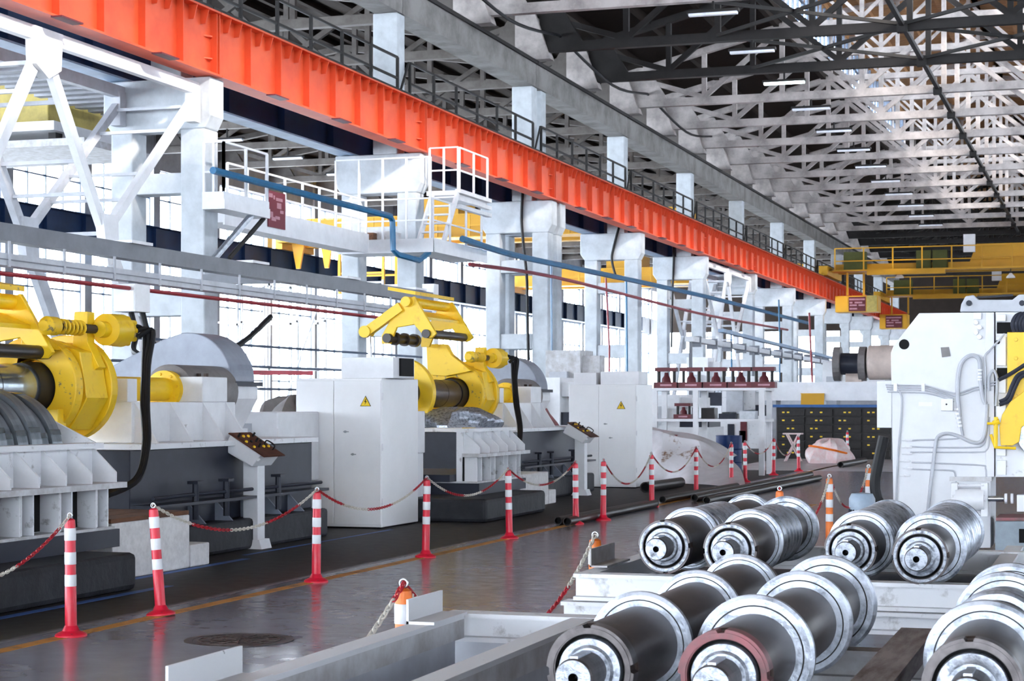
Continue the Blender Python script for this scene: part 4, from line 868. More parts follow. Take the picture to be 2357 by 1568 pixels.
    # hoses from the motor
    for d in (0, 0.06, 0.11):
        MB().tube(smooth_path([M0 + V((0.05 + d, 0.5, 0.05 - d)), M0 + V((0.16 + d, 0.6, 0.0)), M0 + V((0.22 + d * .5, 0.5, -0.35)), M0 + V((0.32 + d * .5, 0.3, -0.75)), M0 + V((0.45 + d * .4, 0.1, -1.15)), M0 + V((0.48 + d * .4, -0.15, -1.48)), M0 + V((0.30 + d, -0.55, -1.62))]), 0.026, 8).build('hose', 'black_rubber', m)
    return m
recoiler(0.0, 'recoiler loaded with slit coils', 0.0, True)
recoiler(12.1, 'recoiler with its clamp arm raised', 0.55, False)
# white concrete step block with wooden top
def step_block(dy, label, plank):
    y = 15.7 + dy; s = root('step_block', label, 'step block', (-9.3, y, 0))
    MB().box(-10.0, -8.6, y - 0.88, y + 0.6, 0, 0.52).build('block', 'block_white', s, bevel=0.015)
    MB().box(-9.03, -8.6, y + 0.62, y + 1.02, 0, 0.22).build('lower_step', 'block_white', s, bevel=0.015)
    if plank:
        for k in range(4): MB().box(-9.9 + k * 0.33, -9.59 + k * 0.33, y - 0.9, y + 0.58, 0.521, 0.56).build('plank', 'wood', s)
step_block(0, 'white concrete step block with brown planks behind the leaning bollard', True)
step_block(12.1, 'white concrete step block before the raised-arm recoiler', False)
# ================================================================== CONTROL DESKS
def desk(pb, label, yv):
    r = root('control_desk', label, 'control desk', pb); x, y = pb.x, pb.y
    MB().box(x - 0.1, x + 0.08, y - 0.09, y + 0.09, 0.015, 1.0).build('pedestal', 'white_paint', r, bevel=0.006)
    MB().prism([(x - 0.15, y - 0.14, 0), (x + 0.15, y - 0.14, 0), (x + 0.1, y - 0.1, 0.1), (x - 0.1, y - 0.1, 0.1)], (0, 0.26, 0)).build('foot', 'white_paint', r)
    a = V((x - 0.17, y - 0.26, 1.26)); bq = V((x + 0.2, y - 0.26, 1.04)); d = (bq - a).normalized(); nrm = V((-d.z, 0, d.x)) * -1
    if nrm.z > 0: nrm = -nrm
    MB().prism([a, bq, bq + nrm * 0.17 + d * -0.03, a + nrm * 0.19], (0, 0.5, 0)).build('desk_box', 'white_paint', r, bevel=0.012)
    pn = MB().prism([a - nrm * 0.002 + V((0, -.02, 0)) - d * 0.02, bq - nrm * 0.002 + V((0, -.02, 0)) + d * 0.05, bq - nrm * 0.014 + V((0, -.02, 0)) + d * 0.05, a - nrm * 0.014 + V((0, -.02, 0)) - d * 0.02], (0, 0.54, 0)).build('panel', 'panel_rust', r)
    for i in range(3):
        for j in range(4):
            c = a + d * (0.07 + 0.11 * i) + V((0, 0.06 + 0.12 * j, 0)) - nrm * 0.014
            if (i + j) % 3 == 0: MB().tube([c, c - nrm * 0.05], 0.012, 8).build('lever_switch', 'black_rubber', pn)
            else:
                MB().lathe(c, -nrm, [(0, 0.018), (0.012, 0.018), (0.02, 0.012)], 10).build('push_button', 'black_rubber' if (i * j) % 2 else 'worn_yellow', pn)
    MB().tube(smooth_path([a + d * 0.25 + V((0, 0.4, 0)) - nrm * 0.01, a + d * 0.25 + V((0, 0.4, 0)) - nrm * 0.07, a + d * 0.36 + V((0, 0.4, 0)) - nrm * 0.07, a + d * 0.36 + V((0, 0.4, 0)) - nrm * 0.01]), 0.008, 6).build('handle', 'black_rubber', pn)
    MB().lathe(bq + nrm * 0.06 + V((0, 0.02, 0)), (0, -1, 0), [(0, 0.015), (0.03, 0.015)], 10).build('lock', 'worn_white', r)
desk(atZ(586, 1262, 0), 'white pedestal control desk with rusty switch panel before the grey pedestal', 0)
desk(atZ(1338, 1140, 0), 'white pedestal control desk before the farther tall cabinet', 0)
# ================================================================== ELECTRIC CABINETS
def cabinet(x0, x1, y0, y1, h, label, sign, marks, tops):
    r = root('electric_cabinet', label, 'cabinet', ((x0 + x1) / 2, y0, 0)); xm = x0 + (x1 - x0) * 0.45
    MB().box(x0, x1, y0, y1, 0.02, h).build('body', 'cabinet_white', r, bevel=0.01)
    MB().box(x0 + 0.03, x1 - 0.03, y0 + 0.03, y1 - 0.03, 0.0, 0.02).build('plinth', 'black_gap', r)
    for a, b2 in ((x0 + 0.01, xm - 0.004), (xm + 0.004, x1 - 0.01)):
        d = MB().box(a, b2, y0 - 0.018, y0 - 0.001, 0.05, h - 0.03).build('door', 'cabinet_white', r, bevel=0.005)
    for (u, v) in marks:
        p = atY(u, v, y0 - 0.02); b = MB(); b.tube([p, p + V((0, -0.025, 0))], 0.016, 8); b.bar(p + V((-0.02, -0.025, 0)), p + V((0.05, -0.025, 0.0)), 0.012, 0.012); b.build('handle', 'galvanised', d)
    for z in (0.3, 1.0, 1.65): MB().tube([(x1 + 0.004, y0 + 0.01, z), (x1 + 0.004, y0 + 0.01, z + 0.09)], 0.012, 6).build('hinge', 'worn_white', r)
    p = atY(sign[0], sign[1], y0 - 0.0195); q = sign[2]
    t = MB().prism([p + V((-q, 0, -q * .85)), p + V((q, 0, -q * .85)), p + V((0, 0, q * .95))], (0, -0.003, 0)).build('warning_sign', 'black_gap', d)
    e = q * 0.86
    MB().prism([p + V((-e, -.004, -q * .77)), p + V((e, -.004, -q * .77)), p + V((0, -.004, q * .79))], (0, -0.002, 0)).build('sign_face', 'sign_yellow', t)
    MB().prism([p + V((a * q, -.007, c * q)) for a, c in ((0.10, 0.45), (-0.22, -0.12), (0.02, -0.10), (-0.12, -0.62), (0.24, 0.04), (0.02, 0.02), (0.20, 0.45))], (0, -0.002, 0)).build('lightning_mark', 'black_gap', t)
    for (u0, u1, v0, v1, dep, vent) in tops:
        a = atY(u0, v1, y0 + 0.1); c = atY(u1, v0, y0 + 0.1); zb = h
        o = MB().box(a.x, c.x, y0 + 0.1, y0 + 0.1 + dep, zb, c.z).build('top_box', 'white_paint', r, bevel=0.006)
        if vent:
            MB().box(c.x - 0.002, c.x + 0.03, y0 + 0.3, y0 + dep, zb + 0.03, c.z - 0.01).build('vent_grille', 'black_gap', o)
    return r
c1b = cabinet(-10.1, -8.9, 22.05, 23.35, 1.93, 'tall white electric cabinet with warning triangle, nearer the coils', (841, 924, 0.075), ((795, 994), (812, 1046)), ((785, 905, 822, 862, 0.75, True),))
c2b = cabinet(-9.95, -8.62, 34.2, 35.5, 1.97, 'tall white electric cabinet with warning triangle beside the plastic sheeting', (1429, 933, 0.085), ((1392, 976), (1404, 1008)), ((1320, 1372, 858, 885, 0.6, False), (1382, 1470, 855, 884, 0.7, False)))
# ================================================================== PIPES ON THE FLOOR
def floor_pipe(a, b, r, label):
    A = atZ(*a, r); B = atZ(*b, r); o = MB()
    d = (B - A).normalized(); L = (B - A).length
    o.lathe(A, d, [(0.25, r * 0.82), (0.0, r * 0.82), (0.0, r), (L, r), (L, 0.0)], 20)
    k = root('steel_pipe', label, 'pipe', A - V((0, 0, r)), 'steel pipes on the floor'); o.build('pipe_wall', 'pipe_dark', k)
    MB().lathe(A, d, [(0.1, r * 0.82), (0.105, 0.0)], 20).build('bore', 'black_gap', k)
floor_pipe((1284, 1199), (1488, 1160), 0.055, 'dark steel pipe with open end, outer one of the pair by the bollards')
floor_pipe((1305, 1201), (1508, 1159), 0.058, 'dark steel pipe with open end, inner one of the pair by the bollards')
floor_pipe((1524, 1150), (1695, 1119), 0.06, 'dark steel pipe lying on past the plastic sheeting edge')
floor_pipe((1598, 1146), (1866, 1092), 0.062, 'long dark steel pipe lying along the polished aisle')
floor_pipe((1626, 1152), (1885, 1100), 0.062, 'long dark steel pipe lying beside the aisle pipe, aisle side')
floor_pipe((1484, 1122), (1566, 1110), 0.095, 'thick dark steel pipe poking from under the plastic sheeting')
floor_pipe((1934, 1070), (1990, 1060), 0.075, 'dark steel pipe lying before the far racks near the press')
# ================================================================== PLATFORMS AT THE COLUMNS
def rails(par, pts, h=1.1, n=3, m='white_paint', w=0.05, mid=(0.55,)):
    # posts and rails along a polyline of deck points
    for a, b in zip(pts[:-1], pts[1:]):
        a, b = V(a), V(b)
        for i in range(n + 1):
            p = a.lerp(b, i / n); MB().box(p.x - w / 2, p.x + w / 2, p.y - w / 2, p.y + w / 2, p.z, p.z + h).build('rail_post', m, par)
        for z in tuple(mid) + (h,): MB().bar(a + V((0, 0, z)), b + V((0, 0, z)), w * 0.8).build('hand_rail', m, par)
W = 'white_paint'
pf = root('cantilever_landing', 'small white railed landing jutting from the first column', 'platform', (-17.1, 34.5, 5.5))
MB().box(-17.4, -16.9, 33.5, 35.6, 5.5, 5.7).build('deck', W, pf); MB().box(-17.4, -16.92, 33.5, 35.6, 5.7, 5.85).build('toe_board', W, pf)
rails(pf, [(-17.38, 33.55, 5.7), (-16.95, 33.55, 5.7), (-16.95, 35.55, 5.7)], 1.15, 2)
MB().tube([(-17.0, 34.9, 5.5), (-17.35, 33.85, 4.5)], 0.07, 10).build('strut', 'shiny_steel', pf)
MB().tube([(-17.0, 35.5, 5.5), (-17.35, 34.6, 4.6)], 0.05, 8).build('strut', 'truss_black', pf)
sp = root('service_platform', 'white railed service platform with walkway and ladder around the second column', 'platform', (-17.8, 44, 5.5))
MB().box(-18.95, -18.2, 36.0, 44.1, 5.5, 5.75).build('walkway_deck', W, sp); MB().box(-18.2, -18.16, 36, 44.1, 5.45, 5.95).build('toe_board', W, sp)
MB().box(-19.2, -16.4, 44.1, 45.75, 5.5, 5.72).build('deck', W, sp); MB().box(-19.2, -16.4, 44.08, 44.1, 5.45, 5.8).build('toe_board', W, sp); MB().box(-17.35, -16.38, 45.75, 48.2, 5.5, 5.72).build('deck', W, sp); MB().box(-16.38, -16.36, 44.1, 48.2, 5.45, 5.8).build('toe_board', W, sp)
rails(sp, [(-18.2, 36.2, 5.75), (-18.2, 44.0, 5.75)], 1.05, 8); rails(sp, [(-19.1, 44.15, 5.72), (-16.5, 44.15, 5.72)], 2.15, 4, mid=(0.55, 1.1)); rails(sp, [(-16.45, 44.2, 5.72), (-16.45, 48.0, 5.72)], 1.1, 3)
for xx in (-17.25, -16.55): MB().bar((xx, 45.2, 5.72), (xx + 0.12, 46.0, 7.15), 0.06, 0.16).build('ladder_side', W, sp)
for k in range(6): t = (k + 0.5) / 6; MB().bar((-17.22 + 0.12 * t, 45.2 + 0.8 * t, 5.72 + 1.43 * t), (-16.58 + 0.12 * t, 45.2 + 0.8 * t, 5.72 + 1.43 * t), 0.16, 0.04).build('ladder_tread', W, sp)
MB().box(-17.3, -16.5, 46.0, 48.6, 7.1, 7.22).build('upper_deck', W, sp)
for k in range(3): MB().box(-16.5, -16.35, 46.0, 48.6, 6.75 + 0.2 * k, 6.85 + 0.2 * k).build('side_board', W, sp)
rails(sp, [(-16.45, 46.2, 7.22), (-16.45, 48.5, 7.22)], 1.15, 2); rails(sp, [(-17.25, 46.1, 7.22), (-16.45, 46.1, 7.22)], 1.15, 2)
MB().box(-18.9, -17.7, 44.5, 45.2, 5.72, 6.05).build('duct_box', 'grimy_white', sp); MB().box(-18.4, -18.1, 44.25, 44.5, 5.72, 6.0).build('timber_block', 'wood', sp)
ban = root('hanging_banner', 'maroon banner with faded pale lettering on the walkway railing', 'banner', (-18.13, 38.5, 5.75))
MB().box(-18.15, -18.13, 38.1, 39.0, 5.6, 6.42).build('cloth', 'banner', ban)
for (ya, yb, za, zb) in ((38.12, 38.32, 6.27, 6.36), (38.36, 38.44, 6.24, 6.33), (38.5, 38.85, 6.22, 6.29), (38.55, 38.78, 6.05, 6.18), (38.72, 38.9, 5.95, 6.02), (38.2, 38.34, 5.82, 5.95), (38.26, 38.5, 5.75, 5.84), (38.46, 38.7, 5.80, 5.87)):
    MB().box(-18.13, -18.127, ya, yb, za, zb).build('faded_lettering', 'banner_mark', ban)
# blue pipe along the columns
def pipe_obj(name, pts, r, m, label, cat='pipe', group=None, sm=True, n=8):
    return tag(MB().tube(smooth_path(pts, 5) if sm else pts, r, n).build(name, m), label, cat, group)
pipe_obj('water_pipe', [(-16.7, 32.6, 6.15), (-16.7, 41.9, 6.15), (-16.7, 42.05, 6.05), (-16.7, 42.1, 5.35), (-16.65, 42.3, 5.25), (-16.6, 43.6, 5.2), (-16.6, 44.3, 5.45)], 0.075, 'blue_pipe', 'blue pipe running past the maroon banner and bending down', sm=False)
pipe_obj('water_pipe', [(-16.15, 45.6, 5.9), (-16.3, 50, 5.85), (-16.5, 56.5, 5.95), (-16.6, 68, 6.1), (-16.6, 82, 6.2), (-16.6, 106, 6.2)], 0.09, 'blue_pipe', 'long dark blue pipe sagging along the far columns')
pipe_obj('gas_pipe', [(-16.9, 48.3, 5.45), (-16.8, 56, 5.6), (-16.8, 70, 5.5), (-16.8, 80, 5.45), (-16.8, 100, 5.6)], 0.055, 'red_pipe', 'dark red pipe hung below the long blue pipe')
for (u, v0, v1, y, m, lb) in ((1394, 640, 800, 63.5, 'red_pipe', 'red upright pipe between two far columns'), (1441, 645, 850, 65.5, 'blue_pipe', 'light blue upright pipe beside a far column'), (1682, 760, 885, 70, 'blue_pipe', 'blue upright pipe behind the maroon clamps'), (1792, 690, 790, 85, 'blue_pipe', 'blue upright pipe among the far columns'), (1862, 720, 900, 64, 'red_pipe', 'thin red upright pipe above the orange box'), (1268, 600, 860, 57.2, 'pale_blue', 'thin pale conduit on the twin columns')):
    pipe_obj('riser_pipe', [atY(u, v0, y), atY(u + (8 if 'red' in m else 2), v1, y), V((atY(u + (8 if 'red' in m else 2), v1, y).x, y, 0))], 0.035, m, lb, sm=False)
# ================================================================== GREY TUBE AND CABLE TRAY
XT = -15.5
tb = root('support_tube', 'long grey square tube beam carried in front of the columns', 'beam', (XT, 30, 0))
MB().box(XT - 0.13, XT + 0.13, 18, 41.3, 3.98, 4.24).build('tube', 'tube_grey', tb)
MB().box(XT - 0.14, XT + 0.16, 41.3, 41.6, 0, 4.45).build('end_post', W, tb)
for y in (22.6, 33.6): MB().box(XT - 1.9, XT - 0.13, y - 0.1, y + 0.1, 4.0, 4.2).build('bracket', 'tube_grey', tb)
MB().box(XT - 0.13, XT + 0.13, 21, 21.3, 0, 3.98).build('post', 'tube_grey', tb)
for k, y in enumerate((27.0, 31.5, 36.0, 40.0)): MB().box(XT - 0.2, XT + 0.2, y, y + 0.7, 4.24, 4.29).build('top_plate', W, tb)
tr = root('cable_tray', 'pale grey cable tray hung below the grey tube beam', 'cable tray', (XT, 30, 3.6))
MB().box(XT - 0.14, XT + 0.14, 18, 41.2, 3.62, 3.64).build('tray_floor', 'tray_grey', tr)
for x in (-0.14, 0.12): MB().box(XT + x, XT + x + 0.02, 18, 41.2, 3.64, 3.80).build('tray_side', 'tray_grey', tr)
MB().box(XT + 0.141, XT + 0.155, 18, 41.2, 3.70, 3.715).build('seam', 'tube_grey', tr)
for i in range(15): y = 19 + i * 1.5; MB().box(XT + 0.14, XT + 0.165, y, y + 0.05, 3.60, 3.98).build('hanger', 'tray_grey', tr)
pipe_obj('sprinkler_pipe', [(XT + 0.1, 18, 3.5), (XT + 0.1, 40, 3.5)], 0.035, 'red_pipe', 'thin dark red pipe under the cable tray', sm=False)
for z, x in ((2.75, -16.2), (2.35, -16.4), (1.9, -16.3)): pipe_obj('air_pipe', [(x, 18, z), (x, 45, z)], 0.025, 'window_frame', 'thin dark blue-grey pipe stretched before the windows', group='thin pipes before the windows', sm=False)
jb = root('hanging_box', 'white distribution box hung below the cable tray', 'electric box', (XT, 27.4, 3.1))
MB().box(XT - 0.2, XT + 0.2, 27.1, 27.6, 3.12, 3.58).build('casing', W, jb, bevel=0.01); MB().box(XT - 0.18, XT + 0.18, 27.09, 27.1, 3.15, 3.55).build('door', W, jb); MB().box(XT - 0.02, XT + 0.02, 27.2, 27.5, 3.58, 3.62).build('hanger', 'tray_grey', jb)
for pts in ([(XT, 27.3, 3.15), (XT + 0.1, 27.3, 2.75), (XT + 0.3, 26.9, 2.45), (XT + 0.9, 26.6, 2.3)], [(XT + 0.1, 27.5, 3.15), (XT + 0.3, 27.8, 2.5), (XT + 0.7, 29.5, 2.55), (XT + 0.8, 31, 3.2)]):
    pipe_obj('power_cable', pts, 0.05, 'black_rubber', 'black drooping cable below the white distribution box', 'cable', 'cables below the distribution box')
# ================================================================== SIDE BAY: slatted canopy, yellow cranes, lower frames
sc = root('slatted_canopy', 'grey slatted canopy under the girders of the side bay', 'canopy', (-23, 36, 8.8))
for x in (-23.8, -22.0, -20.3): MB().box(x - 0.06, x + 0.06, 30.5, 41.3, 8.85, 9.0).build('bearer', 'tray_grey', sc)
for i in range(18): MB().box(-24.0, -20.15, 30.6 + i * 0.6, 30.6 + i * 0.6 + 0.28, 8.78, 8.85).build('slat', 'tray_grey', sc)
hb = root('crane_hoist', 'dull yellow hoist box on white beams behind the portal bracing', 'hoist', (-26, 40.2, 7.75))
MB().box(-28.0, -24.3, 38.9, 41.8, 8.35, 9.75).build('hoist_box', 'dull_yellow', hb, bevel=0.03); MB().box(-29.5, -23.9, 38.5, 42.0, 8.1, 8.32).build('beam', W, hb); MB().box(-29.5, -23.2, 38.7, 42.0, 7.75, 7.92).build('beam', 'grimy_white', hb)
for x in (-29.3, -24.2): MB().box(x - 0.1, x + 0.1, 38.9, 39.2, 7.92, 8.1).build('spacer', 'truss_black', hb)
def side_crane(y, label, cab):
    r = root('bridge_crane', label, 'crane', (-30.5, y, 9.6)); m = 'crane_yellow'
    for d in (0, 2.6): MB().box(-41.0, -19.9, y + d, y + d + 0.5, 9.95, 11.1).build('girder', m, r); MB().box(-41.0, -19.9, y + d - 0.12, y + d + 0.62, 9.9, 9.95).build('flange', m, r)
    for x in (-41.1, -19.9): MB().box(x - 0.2, x + 0.2, y - 0.4, y + 3.6, 9.6, 10.1).build('end_carriage', m, r)
    MB().box(-41.0, -20, y - 0.9, y - 0.12, 9.9, 9.94).build('walkway', m, r)
    rails(r, [(-40.8, y - 0.85, 9.94), (-20.2, y - 0.85, 9.94)], 1.1, 12, m, 0.07)
    MB().box(-34, -31.5, y + 0.3, y + 2.9, 11.1, 12.0).build('trolley', m, r)
    if cab:
        for x in (-37.6, -35.2):
            for yy in (y - 0.6, y + 1.2): MB().box(x - 0.07, x + 0.07, yy - 0.07, yy + 0.07, 7.2, 9.9).build('cab_post', m, r)
        for z in (7.2, 8.2): MB().box(-37.6, -35.2, y - 0.64, y - 0.56, z, z + 0.1).build('cab_rail', m, r); MB().box(-37.6, -35.2, y + 1.16, y + 1.24, z, z + 0.1).build('cab_rail', m, r)
        for x in (-40.2, -38.6): MB().prism([(x - 0.35, y, 9.9), (x + 0.35, y, 9.9), (x + 0.1, y, 8.6), (x - 0.1, y, 8.6)], (0, 0.15, 0)).build('bracket', m, r)
side_crane(88, 'yellow bridge crane of the side bay with open cab frame', True)
side_crane(126, 'yellow bridge crane of the side bay farther away, no cab', False)
# thin scaffold and low wall units before the windows
sf = root('light_scaffold', 'thin white pipe scaffold standing before the window wall', 'scaffold', (-22, 52, 0))
for i in range(7):
    for y in (50.0, 51.5): MB().box(-25.6 + i * 0.9, -25.54 + i * 0.9, y, y + 0.06, 0, 5.2).build('upright', W, sf)
for z in (1.2, 2.6, 4.0, 5.1): MB().box(-25.6, -20.2, 50.0, 50.06, z, z + 0.06).build('ledger', W, sf); MB().box(-25.6, -20.2, 51.5, 51.56, z, z + 0.06).build('ledger', W, sf)
for i in range(0, 6, 2): MB().bar((-25.6 + i * 0.9, 50, 0.2), (-23.8 + i * 0.9, 50, 5.0), 0.04).build('brace', W, sf)
# ================================================================== MAIN BAY CRANES
def main_crane(y, label, near):
    r = root('bridge_crane', label, 'crane', (-6, y, 9.6)); m = 'crane_yellow'
    MB().prism([(-17.0, y + 1.2, 10.1), (6, y + 1.2, 10.1), (6, y + 1.2, 11.6), (-8.2, y + 1.2, 11.6), (-8.6, y + 1.2, 10.5), (-17.0, y + 1.2, 10.5)], (0, 0.7, 0)).build('girder', m, r); MB().box(-17.2, 6, y + 1.0, y + 2.1, 10.0, 10.1).build('flange', m, r)
    MB().prism([(-17.2, y + 4.2, 10.1), (6, y + 4.2, 10.1), (6, y + 4.2, 11.6), (-8.0, y + 4.2, 11.6), (-8.4, y + 4.2, 10.5), (-17.2, y + 4.2, 10.5)], (0, 0.7, 0)).build('girder', m, r)
    MB().box(-17.75, -17.2, y - 0.6, y + 5.8, 9.72, 10.3).build('end_carriage', m, r)
    MB().box(-16.9, 6, y - 0.2, y + 1.0, 9.95, 10.05).build('walkway', m, r)
    MB().box(-14.8, -10.0, y - 0.25, y + 0.2, 9.7, 9.95).build('walkway_bracket', m, r)
    rails(r, [(-16.8, y - 0.15, 10.05), (-6.0, y - 0.15, 10.05)], 1.35, 6, m, 0.08)
    for (x0, x1) in ((-16.3, -14.9), (-11.8, -10.9), (-10.8, -9.9)): MB().box(x0, x1, y + 0.2, y + 0.8, 10.05, 11.2).build('control_cabinet', 'olive', r)
    MB().box(-8.9, -8.2, y - 0.1, y + 0.3, 11.0, 12.1).build('white_box', W, r)
    MB().box(-5.2, -2.0, y + 1.4, y + 4.7, 11.6, 12.1).build('trolley', m, r)
    MB().lathe((-3.6, y + 1.2, 12.7), (1, 0, 0), [(-0.9, 0.5), (-0.9, 0.55), (0.9, 0.55), (0.9, 0.5)], 24).build('hoist_drum', m, r)
    MB().box(-8.0, 6, y + 1.02, y + 1.18, 10.75, 10.87).build('stiffening_bar', m, r)
    return r
def cab(r, u0, u1, v0, v1, y, us, pal):
    a = atY(u0, v1, y); c = atY(u1, v0, y)
    MB().box(a.x, c.x, y, y + 1.6, a.z, c.z).build('cab', 'crane_yellow', r)
    s0 = atY(us[0], v1 - 2, y - 0.03); s1 = atY(us[1], v0 + 3, y - 0.03)
    sg = MB().box(s0.x, s1.x, y - 0.04, y - 0.005, s0.z, s1.z).build('cab_sign', 'maroon', r)
    for (fa, fb, z) in ((0.03, 0.95, 0.82), (0.05, 0.22, 0.6), (0.35, 0.8, 0.6), (0.06, 0.48, 0.42), (0.58, 0.95, 0.42), (0.05, 0.5, 0.18)):
        MB().box(s0.x + (s1.x - s0.x) * fa, s0.x + (s1.x - s0.x) * fb, y - 0.05, y - 0.041, s0.z + (s1.z - s0.z) * z - 0.05, s0.z + (s1.z - s0.z) * z + 0.05).build('faded_lettering', 'banner_mark', sg)
    if pal: p0 = atY(pal[0], v1, y); p1 = atY(pal[1], v0, y); MB().box(p0.x, p1.x, y - 0.03, y - 0.002, p0.z + 0.05, p1.z).build('cab_panel', 'dull_yellow', r)
    for u in (u0 + 28, u0 + 66): p = atY(u, v0, y + 0.2); MB().box(p.x - 0.06, p.x + 0.06, y + 0.1, y + 0.25, p.z, 9.9).build('cab_hanger', 'crane_yellow', r)
mc = main_crane(118, 'yellow bridge crane spanning the main bay with maroon sign on its cab', True)
cab(mc, 1922, 2020, 680, 719, 118, (1953, 1992), (1994, 2018))
mc2 = main_crane(146, 'second yellow bridge crane behind the nearer main bay crane', False)
cab(mc2, 2024, 2088, 723, 757, 146, (2038, 2076), None)
for (u, v) in ((2070, 640), (2326, 640)):
    p = atY(u, v, 118.6); r = root('bell_lamp', 'white bell lamp hanging below the yellow main bay crane', 'lamp', p, 'bell lamps under the crane')
    MB().lathe(p, (0, 0, 1), [(0, 0.28), (0.1, 0.25), (0.25, 0.1), (0.3, 0.08)], 20).build('shade', W, r); MB().tube([p + V((0, 0, 0.3)), V((p.x, p.y, 9.95))], 0.03, 6).build('stem', 'truss_black', r)
# ================================================================== SHELVES, CLAMPS, SHEETING
y = 41.2
sh = root('steel_shelf', 'white steel shelf with maroon clamps on its top board', 'shelf', (-8.6, y, 0))
for x in (-9.95, -9.0, -7.5):
    for yy in (y, y + 0.95): MB().box(x - 0.06, x + 0.06, yy - 0.04, yy + 0.04, 0, 1.9).build('upright', W, sh)
for z in (1.2, 1.9): MB().box(-10.05, -7.4, y - 0.06, y + 1.0, z, z + 0.06).build('shelf_board', W, sh)
def clamp(p, label, s=1.0, grp='maroon clamps on the shelf'):
    r = root('pipe_clamp', label, 'clamp', p, grp); x, yy, z = p; m = 'maroon'
    MB().box(x - 0.24 * s, x + 0.24 * s, yy - 0.15, yy + 0.15, z, z + 0.12 * s).build('base', m, r); MB().box(x - 0.22 * s, x + 0.22 * s, yy - 0.12, yy + 0.12, z + 0.34 * s, z + 0.42 * s).build('top_jaw', m, r)
    for q in (-0.16, 0.16): MB().tube([(x + q * s, yy, z + 0.12 * s), (x + q * s, yy, z + 0.34 * s)], 0.035 * s, 8).build('guide_pin', 'dark_pad', r)
    MB().lathe((x, yy, z + 0.12 * s), (0, 0, 1), [(0, 0.10 * s), (0.08 * s, 0.09 * s), (0.13 * s, 0.05 * s), (0.2 * s, 0.04 * s)], 12).build('screw_block', m, r)
    MB().box(x - 0.1 * s, x + 0.14 * s, yy - 0.155, yy - 0.15, z + 0.04 * s, z + 0.08 * s).build('faded_lettering', 'banner_mark', r)
for i, x in enumerate((-9.75, -9.17, -8.6, -8.03, -7.5)): clamp(V((x, y + 0.3, 1.96)), 'maroon screw clamp standing on the top shelf board', 1.12)
clamp(V((-9.35, y + 0.3, 1.26)), 'small dark maroon clamp on the middle shelf board', 0.85, None)
for i, (x, w, h, m, nm, lb) in enumerate(((-8.75, 0.3, 0.25, 'dark_pad', 'tool_crate', 'dark open tool crate on the middle shelf board'), (-8.3, 0.4, 0.12, 'machine_grey', 'tool_crate', 'flat grey tool crate on the middle shelf board'), (-7.85, 0.35, 0.18, 'galvanised', 'tool_crate', 'galvanised tool crate on the middle shelf board'))):
    r = root(nm, lb, 'crate', (x, y + 0.3, 1.26)); b = MB()
    b.box(x - w / 2, x + w / 2, y + 0.1, y + 0.5, 1.26, 1.28)
    for (xa, xb, ya, yb) in ((x - w / 2, x + w / 2, y + 0.1, y + 0.12), (x - w / 2, x + w / 2, y + 0.48, y + 0.5), (x - w / 2, x - w / 2 + 0.02, y + 0.12, y + 0.48), (x + w / 2 - 0.02, x + w / 2, y + 0.12, y + 0.48)): b.box(xa, xb, ya, yb, 1.28, 1.26 + h)
    b.build('tray', m, r); MB().tube([(x - w / 3, y + 0.2, 1.30 + h * 0.7), (x + w / 3, y + 0.4, 1.30 + h * 0.8)], 0.03, 8).build('part', 'shiny_steel', r)
bp = V((-8.15, 41.0, 0)); bp = V((-8.15, 40.75, 0)); r = root('oil_barrel', 'dark blue oil barrel standing below the steel shelf', 'barrel', bp)
MB().lathe(bp, (0, 0, 1), [(0, 0.27), (0.02, 0.29), (0.29, 0.285), (0.30, 0.30), (0.32, 0.285), (0.58, 0.285), (0.59, 0.30), (0.61, 0.285), (0.88, 0.29), (0.89, 0.29)], 28).build('drum', 'blue_barrel', r); MB().ringsolid(bp + V((0, 0, 0.88)), (0, 0, 1), 0.26, 0.295, 0.02, 28).build('rim', 'blue_barrel', r)
# plastic sheeting draped over a stack
A = atZ(1500, 1105, 0); B = atZ(1690, 1128, 0)
bm = MB(); nu, nv = 44, 26; vs = []
random.seed(3)
for j in range(nv + 1):
    for i in range(nu + 1):
        u = i / nu; v = j / nv
        x = -9.95 + 2.35 * u; top = 1.2 - 0.06 * math.sin(u * 6) - 0.72 * u ** 1.8
        if v < 0.35: q = v / 0.35; p = V((x, 39.0 - 0.9 * q, top - 0.04 * q))
        else:
            q = (v - 0.35) / 0.65; flare = 0.08 + 0.92 * u ** 1.5
            p = V((x + 0.95 * q * u ** 1.5, 38.1 - 3.4 * q ** 1.5 * flare, top - (top - 0.015) * q ** 0.85))
        p += V((0.02 * math.sin(17 * u + 6 * v), 0.13 * math.sin(21 * u + 5 * v) * v + 0.09 * math.sin(9 * u - 8 * v) * v, 0.035 * math.sin(13 * u + 11 * v) * (1 - v) ** 0.5 * (0.3 if v < 0.3 else 1)))
        p.z = max(p.z, 0.012); vs.append(p)
fs = [(j * (nu + 1) + i, j * (nu + 1) + i + 1, (j + 1) * (nu + 1) + i + 1, (j + 1) * (nu + 1) + i) for j in range(nv) for i in range(nu)]
ps = root('plastic_sheeting', 'white plastic sheeting with brown stains draped over a low stack', 'plastic sheet', (-8.8, 38, 0))
stain = [f for k, f in enumerate(fs) if 17 <= (k % nu) <= 30 and 8 <= k // nu <= 18]
o = bm.add(vs, [f for f in fs if f not in stain], True).build('sheet', 'plastic_sheet', ps)
MB().add(vs, stain, True).build('stained_fold', 'stained_sheet', ps)
MB().box(-9.85, -8.75, 38.2, 39.1, 0, 0.95).build('stack', 'maroon', ps)
